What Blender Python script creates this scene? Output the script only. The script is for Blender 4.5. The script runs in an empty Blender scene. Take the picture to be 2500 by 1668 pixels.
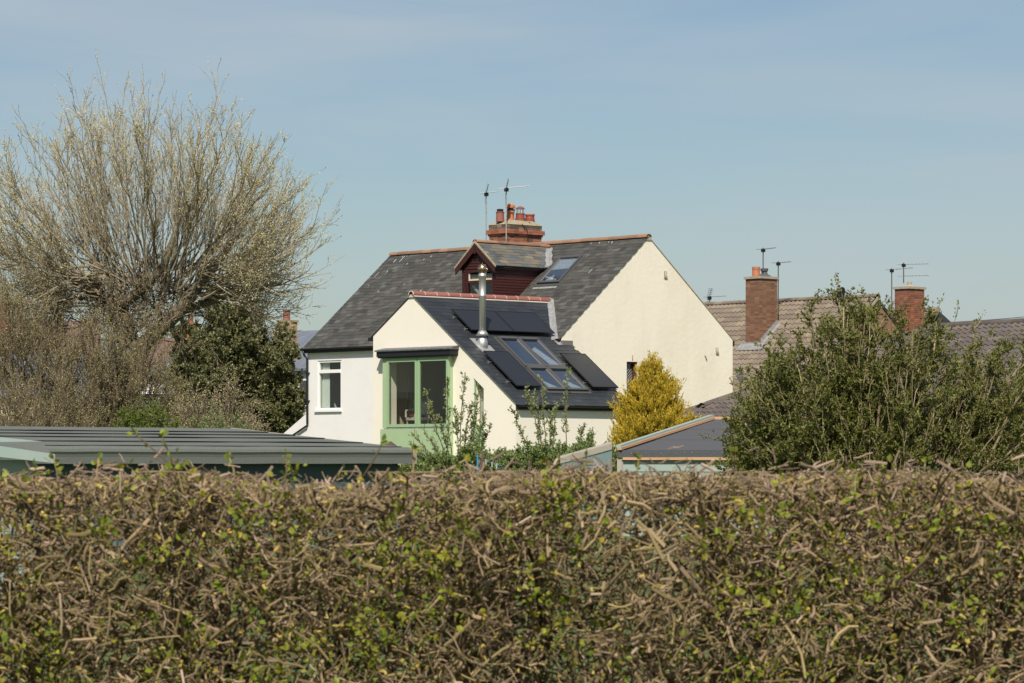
import bpy, bmesh, math, random
import numpy as np
from mathutils import Vector, Matrix
from mathutils.geometry import tessellate_polygon
rng = np.random.default_rng(7)
random.seed(7)
sc = bpy.context.scene
COL = sc.collection

# ------------------------------------------------------------------ camera, sky, sun
FPX, CX, HZ, CZ = 7800.0, 1250.0, 1130.0, 1.7     # focal length in photo pixels, horizon row, eye height
cd = bpy.data.cameras.new('camera'); cam = bpy.data.objects.new('camera', cd); COL.objects.link(cam)
cam.location = (0, 0, CZ); cam.rotation_euler = (math.pi / 2, 0, 0)
cd.sensor_width = 36.0; cd.lens = FPX / 2500 * 36; cd.shift_y = (HZ - 834) / 2500
cd.clip_end = 6000; cd.clip_start = 0.3
cd.dof.use_dof = True; cd.dof.focus_distance = 100; cd.dof.aperture_fstop = 16
sc.camera = cam
SUN_AZ, SUN_EL = math.radians(5), math.radians(47)
sun_dir = Vector((math.sin(SUN_AZ) * math.cos(SUN_EL), math.cos(SUN_AZ) * math.cos(SUN_EL), -math.sin(SUN_EL)))
sd = bpy.data.lights.new('sun', 'SUN'); sd.energy = 5.0; sd.angle = math.radians(0.5); sd.color = (1.0, 0.93, 0.83)
sun = bpy.data.objects.new('sun', sd); COL.objects.link(sun)
sun.rotation_euler = sun_dir.to_track_quat('-Z', 'Y').to_euler(); sun.location = (-10, -40, 60)
wd = bpy.data.worlds.new('World'); sc.world = wd; wd.use_nodes = True
wn = wd.node_tree.nodes; wl = wd.node_tree.links; bg = wn['Background']
sky = wn.new('ShaderNodeTexSky'); sky.sky_type = 'NISHITA'; sky.sun_disc = False
sky.sun_elevation = SUN_EL; sky.sun_rotation = math.pi + SUN_AZ; sky.air_density = 1.0; sky.dust_density = 0.9; sky.ozone_density = 1.5
tc = wn.new('ShaderNodeTexCoord'); mp = wn.new('ShaderNodeMapping')
mp.inputs['Rotation'].default_value = (0, math.radians(-27), 0); mp.inputs['Scale'].default_value = (3.2, 3.2, 17)
nz = wn.new('ShaderNodeTexNoise'); nz.inputs['Scale'].default_value = 1.3; nz.inputs['Detail'].default_value = 6; nz.inputs['Roughness'].default_value = 0.52; nz.inputs['Distortion'].default_value = 0.6
cr = wn.new('ShaderNodeValToRGB'); cr.color_ramp.elements[0].position = 0.38; cr.color_ramp.elements[0].color = (0, 0, 0, 1)
cr.color_ramp.elements[1].position = 0.70; cr.color_ramp.elements[1].color = (0.6, 0.6, 0.6, 1)
tint = wn.new('ShaderNodeMix'); tint.data_type = 'RGBA'; tint.blend_type = 'MULTIPLY'; tint.inputs[0].default_value = 1
tint.inputs[7].default_value = (0.805, 0.84, 0.865, 1)
mx = wn.new('ShaderNodeMix'); mx.data_type = 'RGBA'; mx.inputs[7].default_value = (5.2, 5.75, 6.15, 1)
wl.new(tc.outputs['Generated'], mp.inputs['Vector']); wl.new(mp.outputs['Vector'], nz.inputs['Vector']); wl.new(nz.outputs['Fac'], cr.inputs['Fac'])
wl.new(sky.outputs[0], tint.inputs[6]); wl.new(tint.outputs[2], mx.inputs[6]); wl.new(cr.outputs['Color'], mx.inputs[0]); wl.new(mx.outputs[2], bg.inputs['Color'])
bg.inputs['Strength'].default_value = 0.085
vs = sc.view_settings; vs.view_transform = 'Standard'; vs.look = 'None'; vs.exposure = 0.18; vs.gamma = 1; vs.use_curve_mapping = False
sc.render.engine = 'CYCLES'
sc.cycles.max_bounces = 6; sc.cycles.transparent_max_bounces = 10

# ------------------------------------------------------------------ helpers
def at(px, py, Y):
    return Vector(((px - CX) / FPX * Y, Y, CZ + (HZ - py) / FPX * Y))
def gz(y):
    return 0.0 if y < 15 else (1.9 if y > 95 else 1.9 * (y - 15) / 80)
MATS = {}
def mat(name, col, rough=0.7, var=0.0, cols=None, bump=0.0, bscale=60, nscale=None, ncol=None, nlo=0.45, nhi=0.7, spec=0.4, metal=0.0, trans=0.0, stretch=None, darkcol=None):
    """procedural material: per-piece colour from a ramp of cols, or col with value jitter; optional blotches of ncol and bump"""
    if name in MATS: return MATS[name]
    m = bpy.data.materials.new(name); m.use_nodes = True; N = m.node_tree.nodes; Lk = m.node_tree.links
    b = N['Principled BSDF']; b.inputs['Roughness'].default_value = rough; b.inputs['Metallic'].default_value = metal
    b.inputs['Specular IOR Level'].default_value = spec
    gi = N.new('ShaderNodeNewGeometry'); oi = N.new('ShaderNodeObjectInfo')
    ad = N.new('ShaderNodeMath'); ad.operation = 'ADD'; fr = N.new('ShaderNodeMath'); fr.operation = 'FRACT'
    Lk.new(gi.outputs['Random Per Island'], ad.inputs[0]); Lk.new(oi.outputs['Random'], ad.inputs[1]); Lk.new(ad.outputs[0], fr.inputs[0])
    cur = None
    if cols:
        r = N.new('ShaderNodeValToRGB'); e = r.color_ramp.elements; r.color_ramp.interpolation = 'LINEAR'
        while len(e) < len(cols): e.new(0.5)
        for i, c in enumerate(cols):
            e[i].position = i / (len(cols) - 1); e[i].color = (*c, 1)
        Lk.new(fr.outputs[0], r.inputs['Fac']); cur = r.outputs['Color']
    else:
        rgb = N.new('ShaderNodeRGB'); rgb.outputs[0].default_value = (*col, 1); cur = rgb.outputs[0]
    if var:
        mr = N.new('ShaderNodeMapRange'); mr.inputs['To Min'].default_value = 1 - var; mr.inputs['To Max'].default_value = 1 + var
        m2 = N.new('ShaderNodeMath'); m2.operation = 'MULTIPLY'; m2.inputs[1].default_value = 7.31; f2 = N.new('ShaderNodeMath'); f2.operation = 'FRACT'
        Lk.new(fr.outputs[0], m2.inputs[0]); Lk.new(m2.outputs[0], f2.inputs[0]); Lk.new(f2.outputs[0], mr.inputs['Value'])
        mm = N.new('ShaderNodeMix'); mm.data_type = 'RGBA'; mm.blend_type = 'MULTIPLY'; mm.inputs[0].default_value = 1
        Lk.new(cur, mm.inputs[6]); Lk.new(mr.outputs[0], mm.inputs[7]); cur = mm.outputs[2]
    tcn = N.new('ShaderNodeTexCoord'); vec = tcn.outputs['Object']
    if nscale or bump:
        # object coordinates shifted by the object's own location, so copies differ
        pos = gi.outputs['Position']; vec = pos
    if nscale:
        v2 = vec
        if stretch:
            mpn = N.new('ShaderNodeMapping'); mpn.inputs['Scale'].default_value = stretch; Lk.new(vec, mpn.inputs['Vector']); v2 = mpn.outputs[0]
        t = N.new('ShaderNodeTexNoise'); t.inputs['Scale'].default_value = nscale; t.inputs['Detail'].default_value = 5; t.inputs['Roughness'].default_value = 0.65
        Lk.new(v2, t.inputs['Vector'])
        r2 = N.new('ShaderNodeMapRange'); r2.inputs['From Min'].default_value = nlo; r2.inputs['From Max'].default_value = nhi; Lk.new(t.outputs['Fac'], r2.inputs['Value'])
        mm = N.new('ShaderNodeMix'); mm.data_type = 'RGBA'; mm.inputs[7].default_value = (*(ncol or col), 1)
        Lk.new(r2.outputs[0], mm.inputs[0]); Lk.new(cur, mm.inputs[6]); cur = mm.outputs[2]
    if bump:
        t = N.new('ShaderNodeTexNoise'); t.inputs['Scale'].default_value = bscale; t.inputs['Detail'].default_value = 4
        Lk.new(vec, t.inputs['Vector']); bp = N.new('ShaderNodeBump'); bp.inputs['Strength'].default_value = 1.0; bp.inputs['Distance'].default_value = bump
        Lk.new(t.outputs['Fac'], bp.inputs['Height']); Lk.new(bp.outputs[0], b.inputs['Normal'])
    Lk.new(cur, b.inputs['Base Color'])
    if trans:
        ts = N.new('ShaderNodeBsdfTranslucent'); Lk.new(cur, ts.inputs['Color']); ms = N.new('ShaderNodeMixShader'); ms.inputs[0].default_value = trans
        Lk.new(b.outputs[0], ms.inputs[1]); Lk.new(ts.outputs[0], ms.inputs[2]); Lk.new(ms.outputs[0], N['Material Output'].inputs[0])
    MATS[name] = m; return m
def glass(name, tintc=(0.8, 0.85, 0.85), refl=0.09, rough=0.01):
    if name in MATS: return MATS[name]
    m = bpy.data.materials.new(name); m.use_nodes = True; N = m.node_tree.nodes; Lk = m.node_tree.links; N.remove(N['Principled BSDF'])
    tr = N.new('ShaderNodeBsdfTransparent'); tr.inputs[0].default_value = (*tintc, 1); gl = N.new('ShaderNodeBsdfGlossy'); gl.inputs['Roughness'].default_value = rough
    lw = N.new('ShaderNodeLayerWeight'); lw.inputs['Blend'].default_value = 0.5
    po = N.new('ShaderNodeMath'); po.operation = 'POWER'; po.inputs[1].default_value = 4.0; Lk.new(lw.outputs['Facing'], po.inputs[0])
    mu = N.new('ShaderNodeMath'); mu.operation = 'MULTIPLY_ADD'; mu.inputs[1].default_value = 1 - refl; mu.inputs[2].default_value = refl; mu.use_clamp = True
    ms = N.new('ShaderNodeMixShader'); Lk.new(po.outputs[0], mu.inputs[0]); Lk.new(mu.outputs[0], ms.inputs[0]); Lk.new(tr.outputs[0], ms.inputs[1]); Lk.new(gl.outputs[0], ms.inputs[2])
    Lk.new(ms.outputs[0], N['Material Output'].inputs[0]); MATS[name] = m; return m

def link(name, me, m, parent=None, label=None, cat=None, group=None, kind=None):
    o = bpy.data.objects.new(name, me); COL.objects.link(o)
    if m and not me.materials: me.materials.append(m)
    if parent: o.parent = parent
    tag(o, label, cat, group, kind); return o
def tag(o, label=None, cat=None, group=None, kind=None):
    for k, v in (('label', label), ('category', cat), ('group', group), ('kind', kind)):
        if v: o[k] = v
    return o
def empty(name, loc, rz=0, label=None, cat=None, group=None):
    o = bpy.data.objects.new(name, None); COL.objects.link(o); o.location = loc; o.rotation_euler = (0, 0, rz); o.empty_display_size = 0.2
    return tag(o, label, cat, group)

class MB:
    """collects verts and faces of one mesh"""
    def __init__(s): s.v = []; s.f = []
    def add(s, V, Fc):
        n = len(s.v); s.v += [tuple(p) for p in V]; s.f += [tuple(i + n for i in f) for f in Fc]; return s
    def box(s, a, b):
        (x0, y0, z0), (x1, y1, z1) = a, b
        return s.add([(x0, y0, z0), (x1, y0, z0), (x1, y1, z0), (x0, y1, z0), (x0, y0, z1), (x1, y0, z1), (x1, y1, z1), (x0, y1, z1)],
                     [(3, 2, 1, 0), (4, 5, 6, 7), (0, 1, 5, 4), (1, 2, 6, 5), (2, 3, 7, 6), (3, 0, 4, 7)])
    def obox(s, o, ax, ay, az):
        """box from corner o along three edge vectors"""
        o, ax, ay, az = map(Vector, (o, ax, ay, az))
        P = [o, o + ax, o + ax + ay, o + ay]; P += [p + az for p in P]
        return s.add(P, [(3, 2, 1, 0), (4, 5, 6, 7), (0, 1, 5, 4), (1, 2, 6, 5), (2, 3, 7, 6), (3, 0, 4, 7)])
    def prism(s, poly, d):
        """polygon (list of 3D points) pushed along vector d"""
        n = len(poly); d = Vector(d); P = [Vector(p) for p in poly]; P += [p + d for p in P]
        return s.add(P, [tuple(range(n - 1, -1, -1)), tuple(range(n, 2 * n))] + [(i, (i + 1) % n, n + (i + 1) % n, n + i) for i in range(n)])
    def tube(s, pts, r, n=8, cap=True):
        pts = [Vector(p) for p in pts]; rs = r if isinstance(r, (list, tuple)) else [r] * len(pts); rings = []
        for i, p in enumerate(pts):
            t = (pts[min(i + 1, len(pts) - 1)] - pts[max(i - 1, 0)]).normalized()
            a = t.cross(Vector((0, 0, 1))) if abs(t.z) < 0.95 else t.cross(Vector((1, 0, 0)))
            a.normalize(); b = t.cross(a)
            rings.append([p + (a * math.cos(2 * math.pi * k / n) + b * math.sin(2 * math.pi * k / n)) * rs[i] for k in range(n)])
        V = [q for R in rings for q in R]; Fc = []
        for i in range(len(pts) - 1):
            for k in range(n):
                Fc.append((i * n + k, i * n + (k + 1) % n, (i + 1) * n + (k + 1) % n, (i + 1) * n + k))
        if cap: Fc += [tuple(range(n - 1, -1, -1)), tuple((len(pts) - 1) * n + k for k in range(n))]
        return s.add(V, Fc)
    def lathe(s, c, prof, n=16):
        c = Vector(c); V = []; Fc = []
        for r, z in prof:
            V += [c + Vector((r * math.cos(2 * math.pi * k / n), r * math.sin(2 * math.pi * k / n), z)) for k in range(n)]
        for i in range(len(prof) - 1):
            for k in range(n): Fc.append((i * n + k, i * n + (k + 1) % n, (i + 1) * n + (k + 1) % n, (i + 1) * n + k))
        Fc += [tuple(range(n - 1, -1, -1)), tuple((len(prof) - 1) * n + k for k in range(n))]
        return s.add(V, Fc)
    def mesh(s, name, smooth=False):
        me = bpy.data.meshes.new(name); me.from_pydata(s.v, [], s.f); me.update()
        bm = bmesh.new(); bm.from_mesh(me); bmesh.ops.recalc_face_normals(bm, faces=bm.faces); bm.to_mesh(me); bm.free()
        if smooth: me.polygons.foreach_set('use_smooth', [True] * len(me.polygons))
        return me
    def build(s, name, m, parent=None, smooth=False, **kw):
        return link(name, s.mesh(name, smooth), m, parent, **kw)

def np_mesh(name, V, Fc, smooth=False):
    """big mesh from arrays; Fc is (n,k) with one polygon size"""
    me = bpy.data.meshes.new(name); V = np.asarray(V, np.float32); Fc = np.asarray(Fc, np.int32)
    me.vertices.add(len(V)); me.vertices.foreach_set('co', V.ravel())
    k = Fc.shape[1]; me.loops.add(Fc.size); me.loops.foreach_set('vertex_index', Fc.ravel())
    me.polygons.add(len(Fc)); me.polygons.foreach_set('loop_start', np.arange(0, Fc.size, k, dtype=np.int32))
    me.polygons.foreach_set('use_smooth', np.full(len(Fc), smooth)); me.update(calc_edges=True); return me
def nrm(a): return a / np.maximum(np.linalg.norm(a, axis=-1, keepdims=True), 1e-9)
def scatter(TV, TF, pos, X, Yv, Zv, scale):
    """copies of a template at pos with frame X,Y,Z and scale (n,) or (n,3)"""
    TV = np.asarray(TV, float); TF = np.asarray(TF, int); n = len(pos)
    sc_ = np.asarray(scale, float)
    if sc_.ndim == 1: sc_ = np.repeat(sc_[:, None], 3, 1)
    W = pos[:, None, :] + TV[None, :, 0:1] * (X * sc_[:, 0:1])[:, None, :] + TV[None, :, 1:2] * (Yv * sc_[:, 1:2])[:, None, :] + TV[None, :, 2:3] * (Zv * sc_[:, 2:3])[:, None, :]
    Fo = TF[None] + (np.arange(n) * len(TV))[:, None, None]
    return W.reshape(-1, 3), Fo.reshape(-1, TF.shape[1])
def tubes(C, r0, r1, sides=4):
    """C (N,K,3) polylines -> verts, quads. r0, r1 arrays or scalars"""
    N, K, _ = C.shape; r0 = np.broadcast_to(r0, (N,)); r1 = np.broadcast_to(r1, (N,))
    T = nrm(C[:, -1] - C[:, 0] + 1e-6); ref = np.where(np.abs(T[:, 2:3]) < 0.9, np.array([[0, 0, 1.]]), np.array([[1., 0, 0]]))
    A = nrm(np.cross(T, ref)); B = np.cross(T, A); s = np.linspace(0, 1, K); R = r0[:, None] * (1 - s) + r1[:, None] * s
    an = np.arange(sides) * 2 * math.pi / sides
    off = A[:, None, None, :] * np.cos(an)[None, None, :, None] + B[:, None, None, :] * np.sin(an)[None, None, :, None]
    V = (C[:, :, None, :] + off * R[:, :, None, None]).reshape(-1, 3)
    i = np.arange(K - 1)[:, None]; k = np.arange(sides)[None]; k2 = (k + 1) % sides
    q = np.stack([i * sides + k, i * sides + k2, (i + 1) * sides + k2, (i + 1) * sides + k], -1).reshape(-1, 4)
    Fo = (q[None] + (np.arange(N) * K * sides)[:, None, None]).reshape(-1, 4)
    return V, Fo
def cat_(parts):
    Vs, Fs, n = [], [], 0
    for V, Fc in parts: Vs.append(V); Fs.append(Fc + n); n += len(V)
    return np.concatenate(Vs), np.concatenate(Fs)
def sample(C, t):
    """points and tangents of each polyline C[i] at t[i]"""
    N, K, _ = C.shape; x = np.clip(t, 0, 0.9999) * (K - 1); i = x.astype(int); f = (x - i)[:, None]; a = C[np.arange(N), i]; b = C[np.arange(N), i + 1]
    return a * (1 - f) + b * f, nrm(b - a)
def kids(C, per, t0, t1, ang, length, up=0.2, K=4, wob=0.05, g=rng):
    """side shoots: per shoots on each polyline"""
    P = np.repeat(C, per, 0); n = len(P); t = g.uniform(t0, t1, n); p, T = sample(P, t)
    R = nrm(np.cross(T, g.normal(size=(n, 3)))); a = g.uniform(ang[0], ang[1], n)[:, None]
    D = nrm(T * np.cos(a) + R * np.sin(a) + np.array([0, 0, up])); Ln = g.uniform(length[0], length[1], n)[:, None] * (1.15 - 0.5 * t)[:, None]
    s = np.linspace(0, 1, K)[None, :, None]
    bend = g.normal(size=(n, 1, 3)) * 0.12 + np.array([0, 0, up * 0.6])
    out = p[:, None] + D[:, None] * Ln[:, None] * s + bend * Ln[:, None] * s * s + g.normal(size=(n, K, 3)) * wob * Ln[:, None] * s
    return out
def bez(P0, P1, P2, K):
    s = np.linspace(0, 1, K)[None, :, None]
    return P0[:, None] * (1 - s) ** 2 + 2 * P1[:, None] * s * (1 - s) + P2[:, None] * s * s
LEAF4 = ([(0, 0, 0), (-.5, .5, .18), (0, 1, 0), (.5, .5, .18)], [(0, 2, 1), (0, 3, 2)])
LEAF8 = ([(0, 0, 0), (-.36, .3, .12), (-.42, .6, .16), (0, 1, -.06), (.42, .6, .16), (.36, .3, .12), (0, .5, 0)],
         [(0, 6, 1), (1, 6, 2), (2, 6, 3), (3, 6, 4), (4, 6, 5), (5, 6, 0)])
BUD = ([(0, 0, 0), (.5, .45, 0), (-.25, .45, .43), (-.25, .45, -.43), (0, 1, 0)], [(0, 1, 2), (0, 2, 3), (0, 3, 1), (4, 2, 1), (4, 3, 2), (4, 1, 3)])
def leaves(tmpl, p, T, size, spread=0.9, aspect=0.5, g=rng):
    """leaves at p pointing along T with spread"""
    n = len(p); Yv = nrm(T + g.normal(size=(n, 3)) * spread); X = nrm(np.cross(Yv, g.normal(size=(n, 3)))); Zv = np.cross(X, Yv)
    s = g.uniform(size[0], size[1], n); S = np.stack([s * aspect, s, s * aspect], 1)
    return scatter(tmpl[0], tmpl[1], p, X, Yv, Zv, S)
def along(C, per, t0, t1, g=rng):
    P = np.repeat(C, per, 0); return sample(P, g.uniform(t0, t1, len(P)))

# ------------------------------------------------------------------ materials
M_render = mat('cream_render', (0.80, 0.74, 0.61), 0.9, nscale=0.7, ncol=(0.66, 0.60, 0.48), nlo=0.46, nhi=0.85, bump=0.007, bscale=7, stretch=(1, 1, 0.35))
M_smooth = mat('smooth_cream_render', (0.80, 0.745, 0.64), 0.9, nscale=0.6, ncol=(0.76, 0.70, 0.60), nlo=0.45, nhi=0.9, bump=0.002, bscale=9)
M_white = mat('white_render', (0.755, 0.735, 0.715), 0.9, nscale=1.2, ncol=(0.70, 0.67, 0.63), nlo=0.5, nhi=0.9, bump=0.004, bscale=10)
M_slate = mat('old_slate', (0.1, 0.1, 0.1), 0.75, var=0.22, cols=[(.048, .050, .043), (.064, .064, .055), (.060, .052, .048), (.074, .073, .065), (.056, .057, .052), (.044, .041, .038), (.10, .10, .09)],
              nscale=2.6, ncol=(.125, .12, .095), nlo=0.60, nhi=0.85, bump=0.004, bscale=30)
M_slate_lichen = mat('lichen_slate', (0.1, 0.1, 0.1), 0.8, var=0.2, cols=[(.075, .085, .09), (.10, .11, .11), (.15, .12, .08), (.09, .10, .10), (.17, .14, .10), (.07, .08, .085)], nscale=5, ncol=(.17, .15, .09), nlo=0.58, nhi=0.8)
M_newslate = mat('new_slate', (0.04, 0.05, 0.06), 0.42, var=0.16, cols=[(.026, .030, .034), (.034, .038, .042), (.028, .032, .037)], bump=0.002, bscale=40, spec=0.5)
M_deck = mat('roof_deck', (0.03, 0.03, 0.03), 0.9)
M_terra = mat('weathered_ridge_tile', (0.3, 0.14, 0.08), 0.85, var=0.2, cols=[(.235, .125, .075), (.29, .155, .095), (.21, .115, .075)], nscale=6, ncol=(.22, .17, .10), nlo=0.5, nhi=0.75)
M_red = mat('red_ridge_tile', (0.32, 0.09, 0.06), 0.6, var=0.12, cols=[(.26, .095, .075), (.31, .12, .092), (.235, .09, .072)])
M_mortar = mat('mortar', (0.55, 0.48, 0.40), 0.95)
M_oldmortar = mat('old_mortar', (0.36, 0.31, 0.23), 0.95, nscale=8, ncol=(.25, .22, .12), nlo=.45, nhi=.7)
M_flaunch = mat('cement_flaunching', (0.33, 0.28, 0.2), 0.95, nscale=6, ncol=(.25, .21, .10), bump=.01, bscale=25)
M_brickA = mat('chimney_brick', (0.3, 0.12, 0.07), 0.9, var=0.2, cols=[(.26, .10, .06), (.33, .13, .075), (.10, .06, .045), (.30, .11, .06), (.07, .05, .04), (.37, .15, .085), (.20, .085, .055)], bump=.004, bscale=40)
M_brickDark = mat('sooty_brick', (0.12, 0.08, 0.055), 0.95, var=0.2, cols=[(.11, .07, .05), (.07, .055, .04), (.15, .10, .07), (.22, .17, .13)])
M_brickRed = mat('red_brick', (0.3, 0.1, 0.05), 0.9, var=.15, cols=[(.30, .10, .055), (.36, .125, .07), (.24, .085, .05)])
M_brickB = mat('brown_brick', (0.2, 0.1, 0.06), 0.9, var=.2, cols=[(.20, .105, .062), (.26, .14, .082), (.165, .09, .058), (.23, .115, .065)], bump=.004, bscale=40)
M_brickC = mat('orange_brick', (0.25, 0.1, 0.06), 0.9, var=.2, cols=[(.26, .095, .055), (.33, .115, .062), (.20, .085, .052), (.16, .09, .062)], bump=.004, bscale=40)
M_brickY = mat('yellow_brick', (0.3, 0.2, 0.1), 0.9, var=.2, cols=[(.29, .20, .105), (.36, .25, .14), (.24, .165, .09)])
M_potA = mat('orange_pot', (0.45, 0.17, 0.08), 0.8, var=.1, nscale=9, ncol=(.35, .13, .07))
M_potB = mat('red_pot', (0.25, 0.065, 0.04), 0.55, nscale=9, ncol=(.20, .06, .04))
M_potC = mat('brown_pot', (0.27, 0.10, 0.07), 0.7, nscale=9, ncol=(.22, .09, .07))
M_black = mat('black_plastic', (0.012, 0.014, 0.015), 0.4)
M_blackm = mat('black_painted_wood', (0.013, 0.014, 0.015), 0.55)
M_lead = mat('lead_sheet', (0.28, 0.28, 0.28), 0.5, metal=.3, nscale=9, ncol=(.42, .42, .41), nlo=.4, nhi=.65, bump=.01, bscale=18)
M_maroon = mat('maroon_cladding', (0.046, 0.012, 0.009), 0.5, var=.12, bump=.002, bscale=60)
M_green = mat('sage_green_paint', (0.355, 0.465, 0.27), 0.6, nscale=1.5, ncol=(.33, .44, .25))
M_green2 = mat('leaf_green_frame', (0.30, 0.43, 0.245), 0.5)
M_upvc = mat('white_frame', (0.82, 0.81, 0.78), 0.4)
M_cream = mat('cream_frame', (0.62, 0.56, 0.42), 0.6)
M_steel = mat('stainless_steel', (0.62, 0.62, 0.60), 0.5, metal=0.9, nscale=6, ncol=(.55, .54, .50), stretch=(1, 1, .1))
M_bronze = mat('heat_tinted_steel', (0.36, 0.26, 0.17), 0.4, metal=1.0)
M_galv = mat('galvanised_pole', (0.42, 0.41, 0.38), 0.5, metal=.5, var=.1, nscale=14, ncol=(.15, .12, .09), nlo=.55, nhi=.65)
M_alu = mat('dull_aluminium', (0.30, 0.29, 0.28), 0.45, metal=.6)
M_rust = mat('rusty_pole', (0.10, 0.075, 0.065), 0.7)
M_pv = mat('solar_cell_glass', (0.020, 0.022, 0.026), 0.32, spec=0.5)
M_pvf = mat('black_anodised_frame', (0.015, 0.015, 0.016), 0.4)
M_greyframe = mat('grey_window_frame', (0.075, 0.075, 0.075), 0.45)
M_blind = mat('pale_blind', (0.72, 0.70, 0.62), 0.8)
M_glass = glass('window_glass', (.90, .92, .90), 0.045)
M_glassd = glass('dark_window_glass', (.8, .83, .82), 0.06)
M_skyglass = glass('roof_window_glass', (.85, .9, .95), 0.26)
M_room = mat('room_wall', (0.50, 0.46, 0.38), 0.9)
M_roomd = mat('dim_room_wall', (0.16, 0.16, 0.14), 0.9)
M_floor = mat('oak_floor', (0.30, 0.17, 0.08), 0.5)
M_curtain = mat('pale_curtain', (0.62, 0.66, 0.62), 0.9)
M_bluecurtain = mat('grey_blue_curtain', (0.20, 0.25, 0.27), 0.9)
M_wicker = mat('white_wicker', (0.55, 0.54, 0.46), 0.8, bump=.01, bscale=90)
M_redcush = mat('dark_red_cushion', (0.16, 0.03, 0.03), 0.9)
M_bluecush = mat('blue_striped_cushion', (0.30, 0.50, 0.55), 0.9, nscale=14, ncol=(.7, .72, .68), nlo=.48, nhi=.56, stretch=(.3, .3, 3))
M_wood = mat('brown_wood', (0.20, 0.12, 0.06), 0.6)
M_grass = mat('grass', (0.085, 0.115, 0.028), 0.9, nscale=1.2, ncol=(.06, .08, .022), bump=.03, bscale=20)

# ------------------------------------------------------------------ ground
g_ = MB(); xs = [-2500, -300, -60, -20, 0, 20, 60, 300, 2500]; ys = [-60, 0, 5, 9, 12, 15, 35, 55, 75, 95, 130, 400, 4000]
for y in ys:
    for x in xs: g_.v.append((x, y, gz(y)))
for j in range(len(ys) - 1):
    for i in range(len(xs) - 1):
        a = j * len(xs) + i; g_.f.append((a, a + 1, a + 1 + len(xs), a + len(xs)))
g_.build('ground', M_grass, label='rough green grass rising gently behind the hedge', kind='structure')

# ------------------------------------------------------------------ house frame: local x = along the ridge to the right and nearer, local y = away to the right
_n = math.hypot(7400, 7800); UC, US = 7400 / _n, 7800 / _n
RZ = math.atan2(-US, UC)
GA = at(1583, 577, 108); HB = 1.9
HO = Vector((GA.x, GA.y, HB))
class Frame:
    """a building's own axes: o = origin on the ground, angle rz"""
    def __init__(s, o, rz):
        s.o = Vector(o); s.rz = rz; s.U = Vector((math.cos(rz), math.sin(rz), 0)); s.V = Vector((-math.sin(rz), math.cos(rz), 0))
        d = Vector((0, 0, CZ)) - s.o; s.c = Vector((d.dot(s.U), d.dot(s.V), CZ))
    def ray(s, px, py):
        r = Vector(((px - CX) / FPX, 1, (HZ - py) / FPX)); return Vector((r.dot(s.U), r.dot(s.V), r.z))
    def on(s, px, py, p0, n):
        d = s.ray(px, py); n = Vector(n); t = n.dot(Vector(p0) - s.c) / n.dot(d); return s.c + d * t
    def pu(s, px, py, u): return s.on(px, py, (u, 0, 0), (1, 0, 0))
    def pv(s, px, py, v): return s.on(px, py, (0, v, 0), (0, 1, 0))
    def w(s, p): return Vector((s.o.x, s.o.y, 0)) + s.U * p[0] + s.V * p[1] + Vector((0, 0, p[2]))
    def dist(s, p): return (Vector(p) - s.c).length
    def thing(s, name, base, label, cat, group=None):
        return empty(name, s.w(base), s.rz, label, cat, group)
def hb(mb, name, m, parent, base, smooth=False, **kw):
    """build with all verts moved so that base becomes the thing's origin"""
    bx, by, bz = base; mb.v = [(x - bx, y - by, z - bz) for x, y, z in mb.v]; return mb.build(name, m, parent, smooth, **kw)

def wall(mb, outer, holes, ax, d):
    """plane polygon with holes, given as 3D points, thickened by vector d"""
    loops = [[Vector(p) for p in outer]] + [[Vector(p) for p in h] for h in holes]; d = Vector(d)
    flat = [p for l in loops for p in l]; tri = tessellate_polygon(loops); n = len(flat)
    V = flat + [p + d for p in flat]; Fc = [tuple(t) for t in tri] + [tuple(i + n for i in reversed(t)) for t in tri]; k = 0
    for l in loops:
        m_ = len(l)
        for i in range(m_): a, b = k + i, k + (i + 1) % m_; Fc.append((a, b, b + n, a + n))
        k += m_
    return mb.add(V, Fc)
def rect_v(u0, u1, z0, z1, v): return [(u0, v, z0), (u1, v, z0), (u1, v, z1), (u0, v, z1)]
def rect_u(v0, v1, z0, z1, u): return [(u, v0, z0), (u, v1, z0), (u, v1, z1), (u, v0, z1)]
def frame_v(mb, u0, u1, z0, z1, v0, v1, w):
    mb.box((u0, v0, z0), (u0 + w, v1, z1)); mb.box((u1 - w, v0, z0), (u1, v1, z1)); mb.box((u0 + w, v0, z0), (u1 - w, v1, z0 + w)); mb.box((u0 + w, v0, z1 - w), (u1 - w, v1, z1)); return mb

SLATE_T = [(-.5, 0, -.3), (.5, 0, -.3), (.5, 1, .3), (-.5, 1, .3), (-.5, 0, .35), (.5, 0, .35), (.5, 1, 1), (-.5, 1, 1)]
BOX_F = [(3, 2, 1, 0), (4, 5, 6, 7), (0, 1, 5, 4), (1, 2, 6, 5), (2, 3, 7, 6), (3, 0, 4, 7)]
_nw = 9; TILE_T = []; TILE_F = []
for yy, lift, th in ((0, 0, 0), (1, .55, 0), (1, .55, .55)):
    for i in range(_nw):
        x = i / (_nw - 1); ph = (x * 2) % 1.0
        z = (0.5 - 0.5 * math.cos(2 * math.pi * min(1, ph / 0.62))) if ph < 0.62 else 0.0
        TILE_T.append((x - .5, yy, z * 1.0 + lift - th))
for r in range(2):
    for i in range(_nw - 1): TILE_F.append((r * _nw + i, r * _nw + i + 1, (r + 1) * _nw + i + 1, (r + 1) * _nw + i))
UNIT = {}
def unit_mesh(kind, T, Fc, m):
    k = (kind, m.name)
    if k not in UNIT:
        me = bpy.data.meshes.new(kind); me.from_pydata(T, [], Fc); me.update(); me.materials.append(m); UNIT[k] = me
    return UNIT[k]
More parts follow.
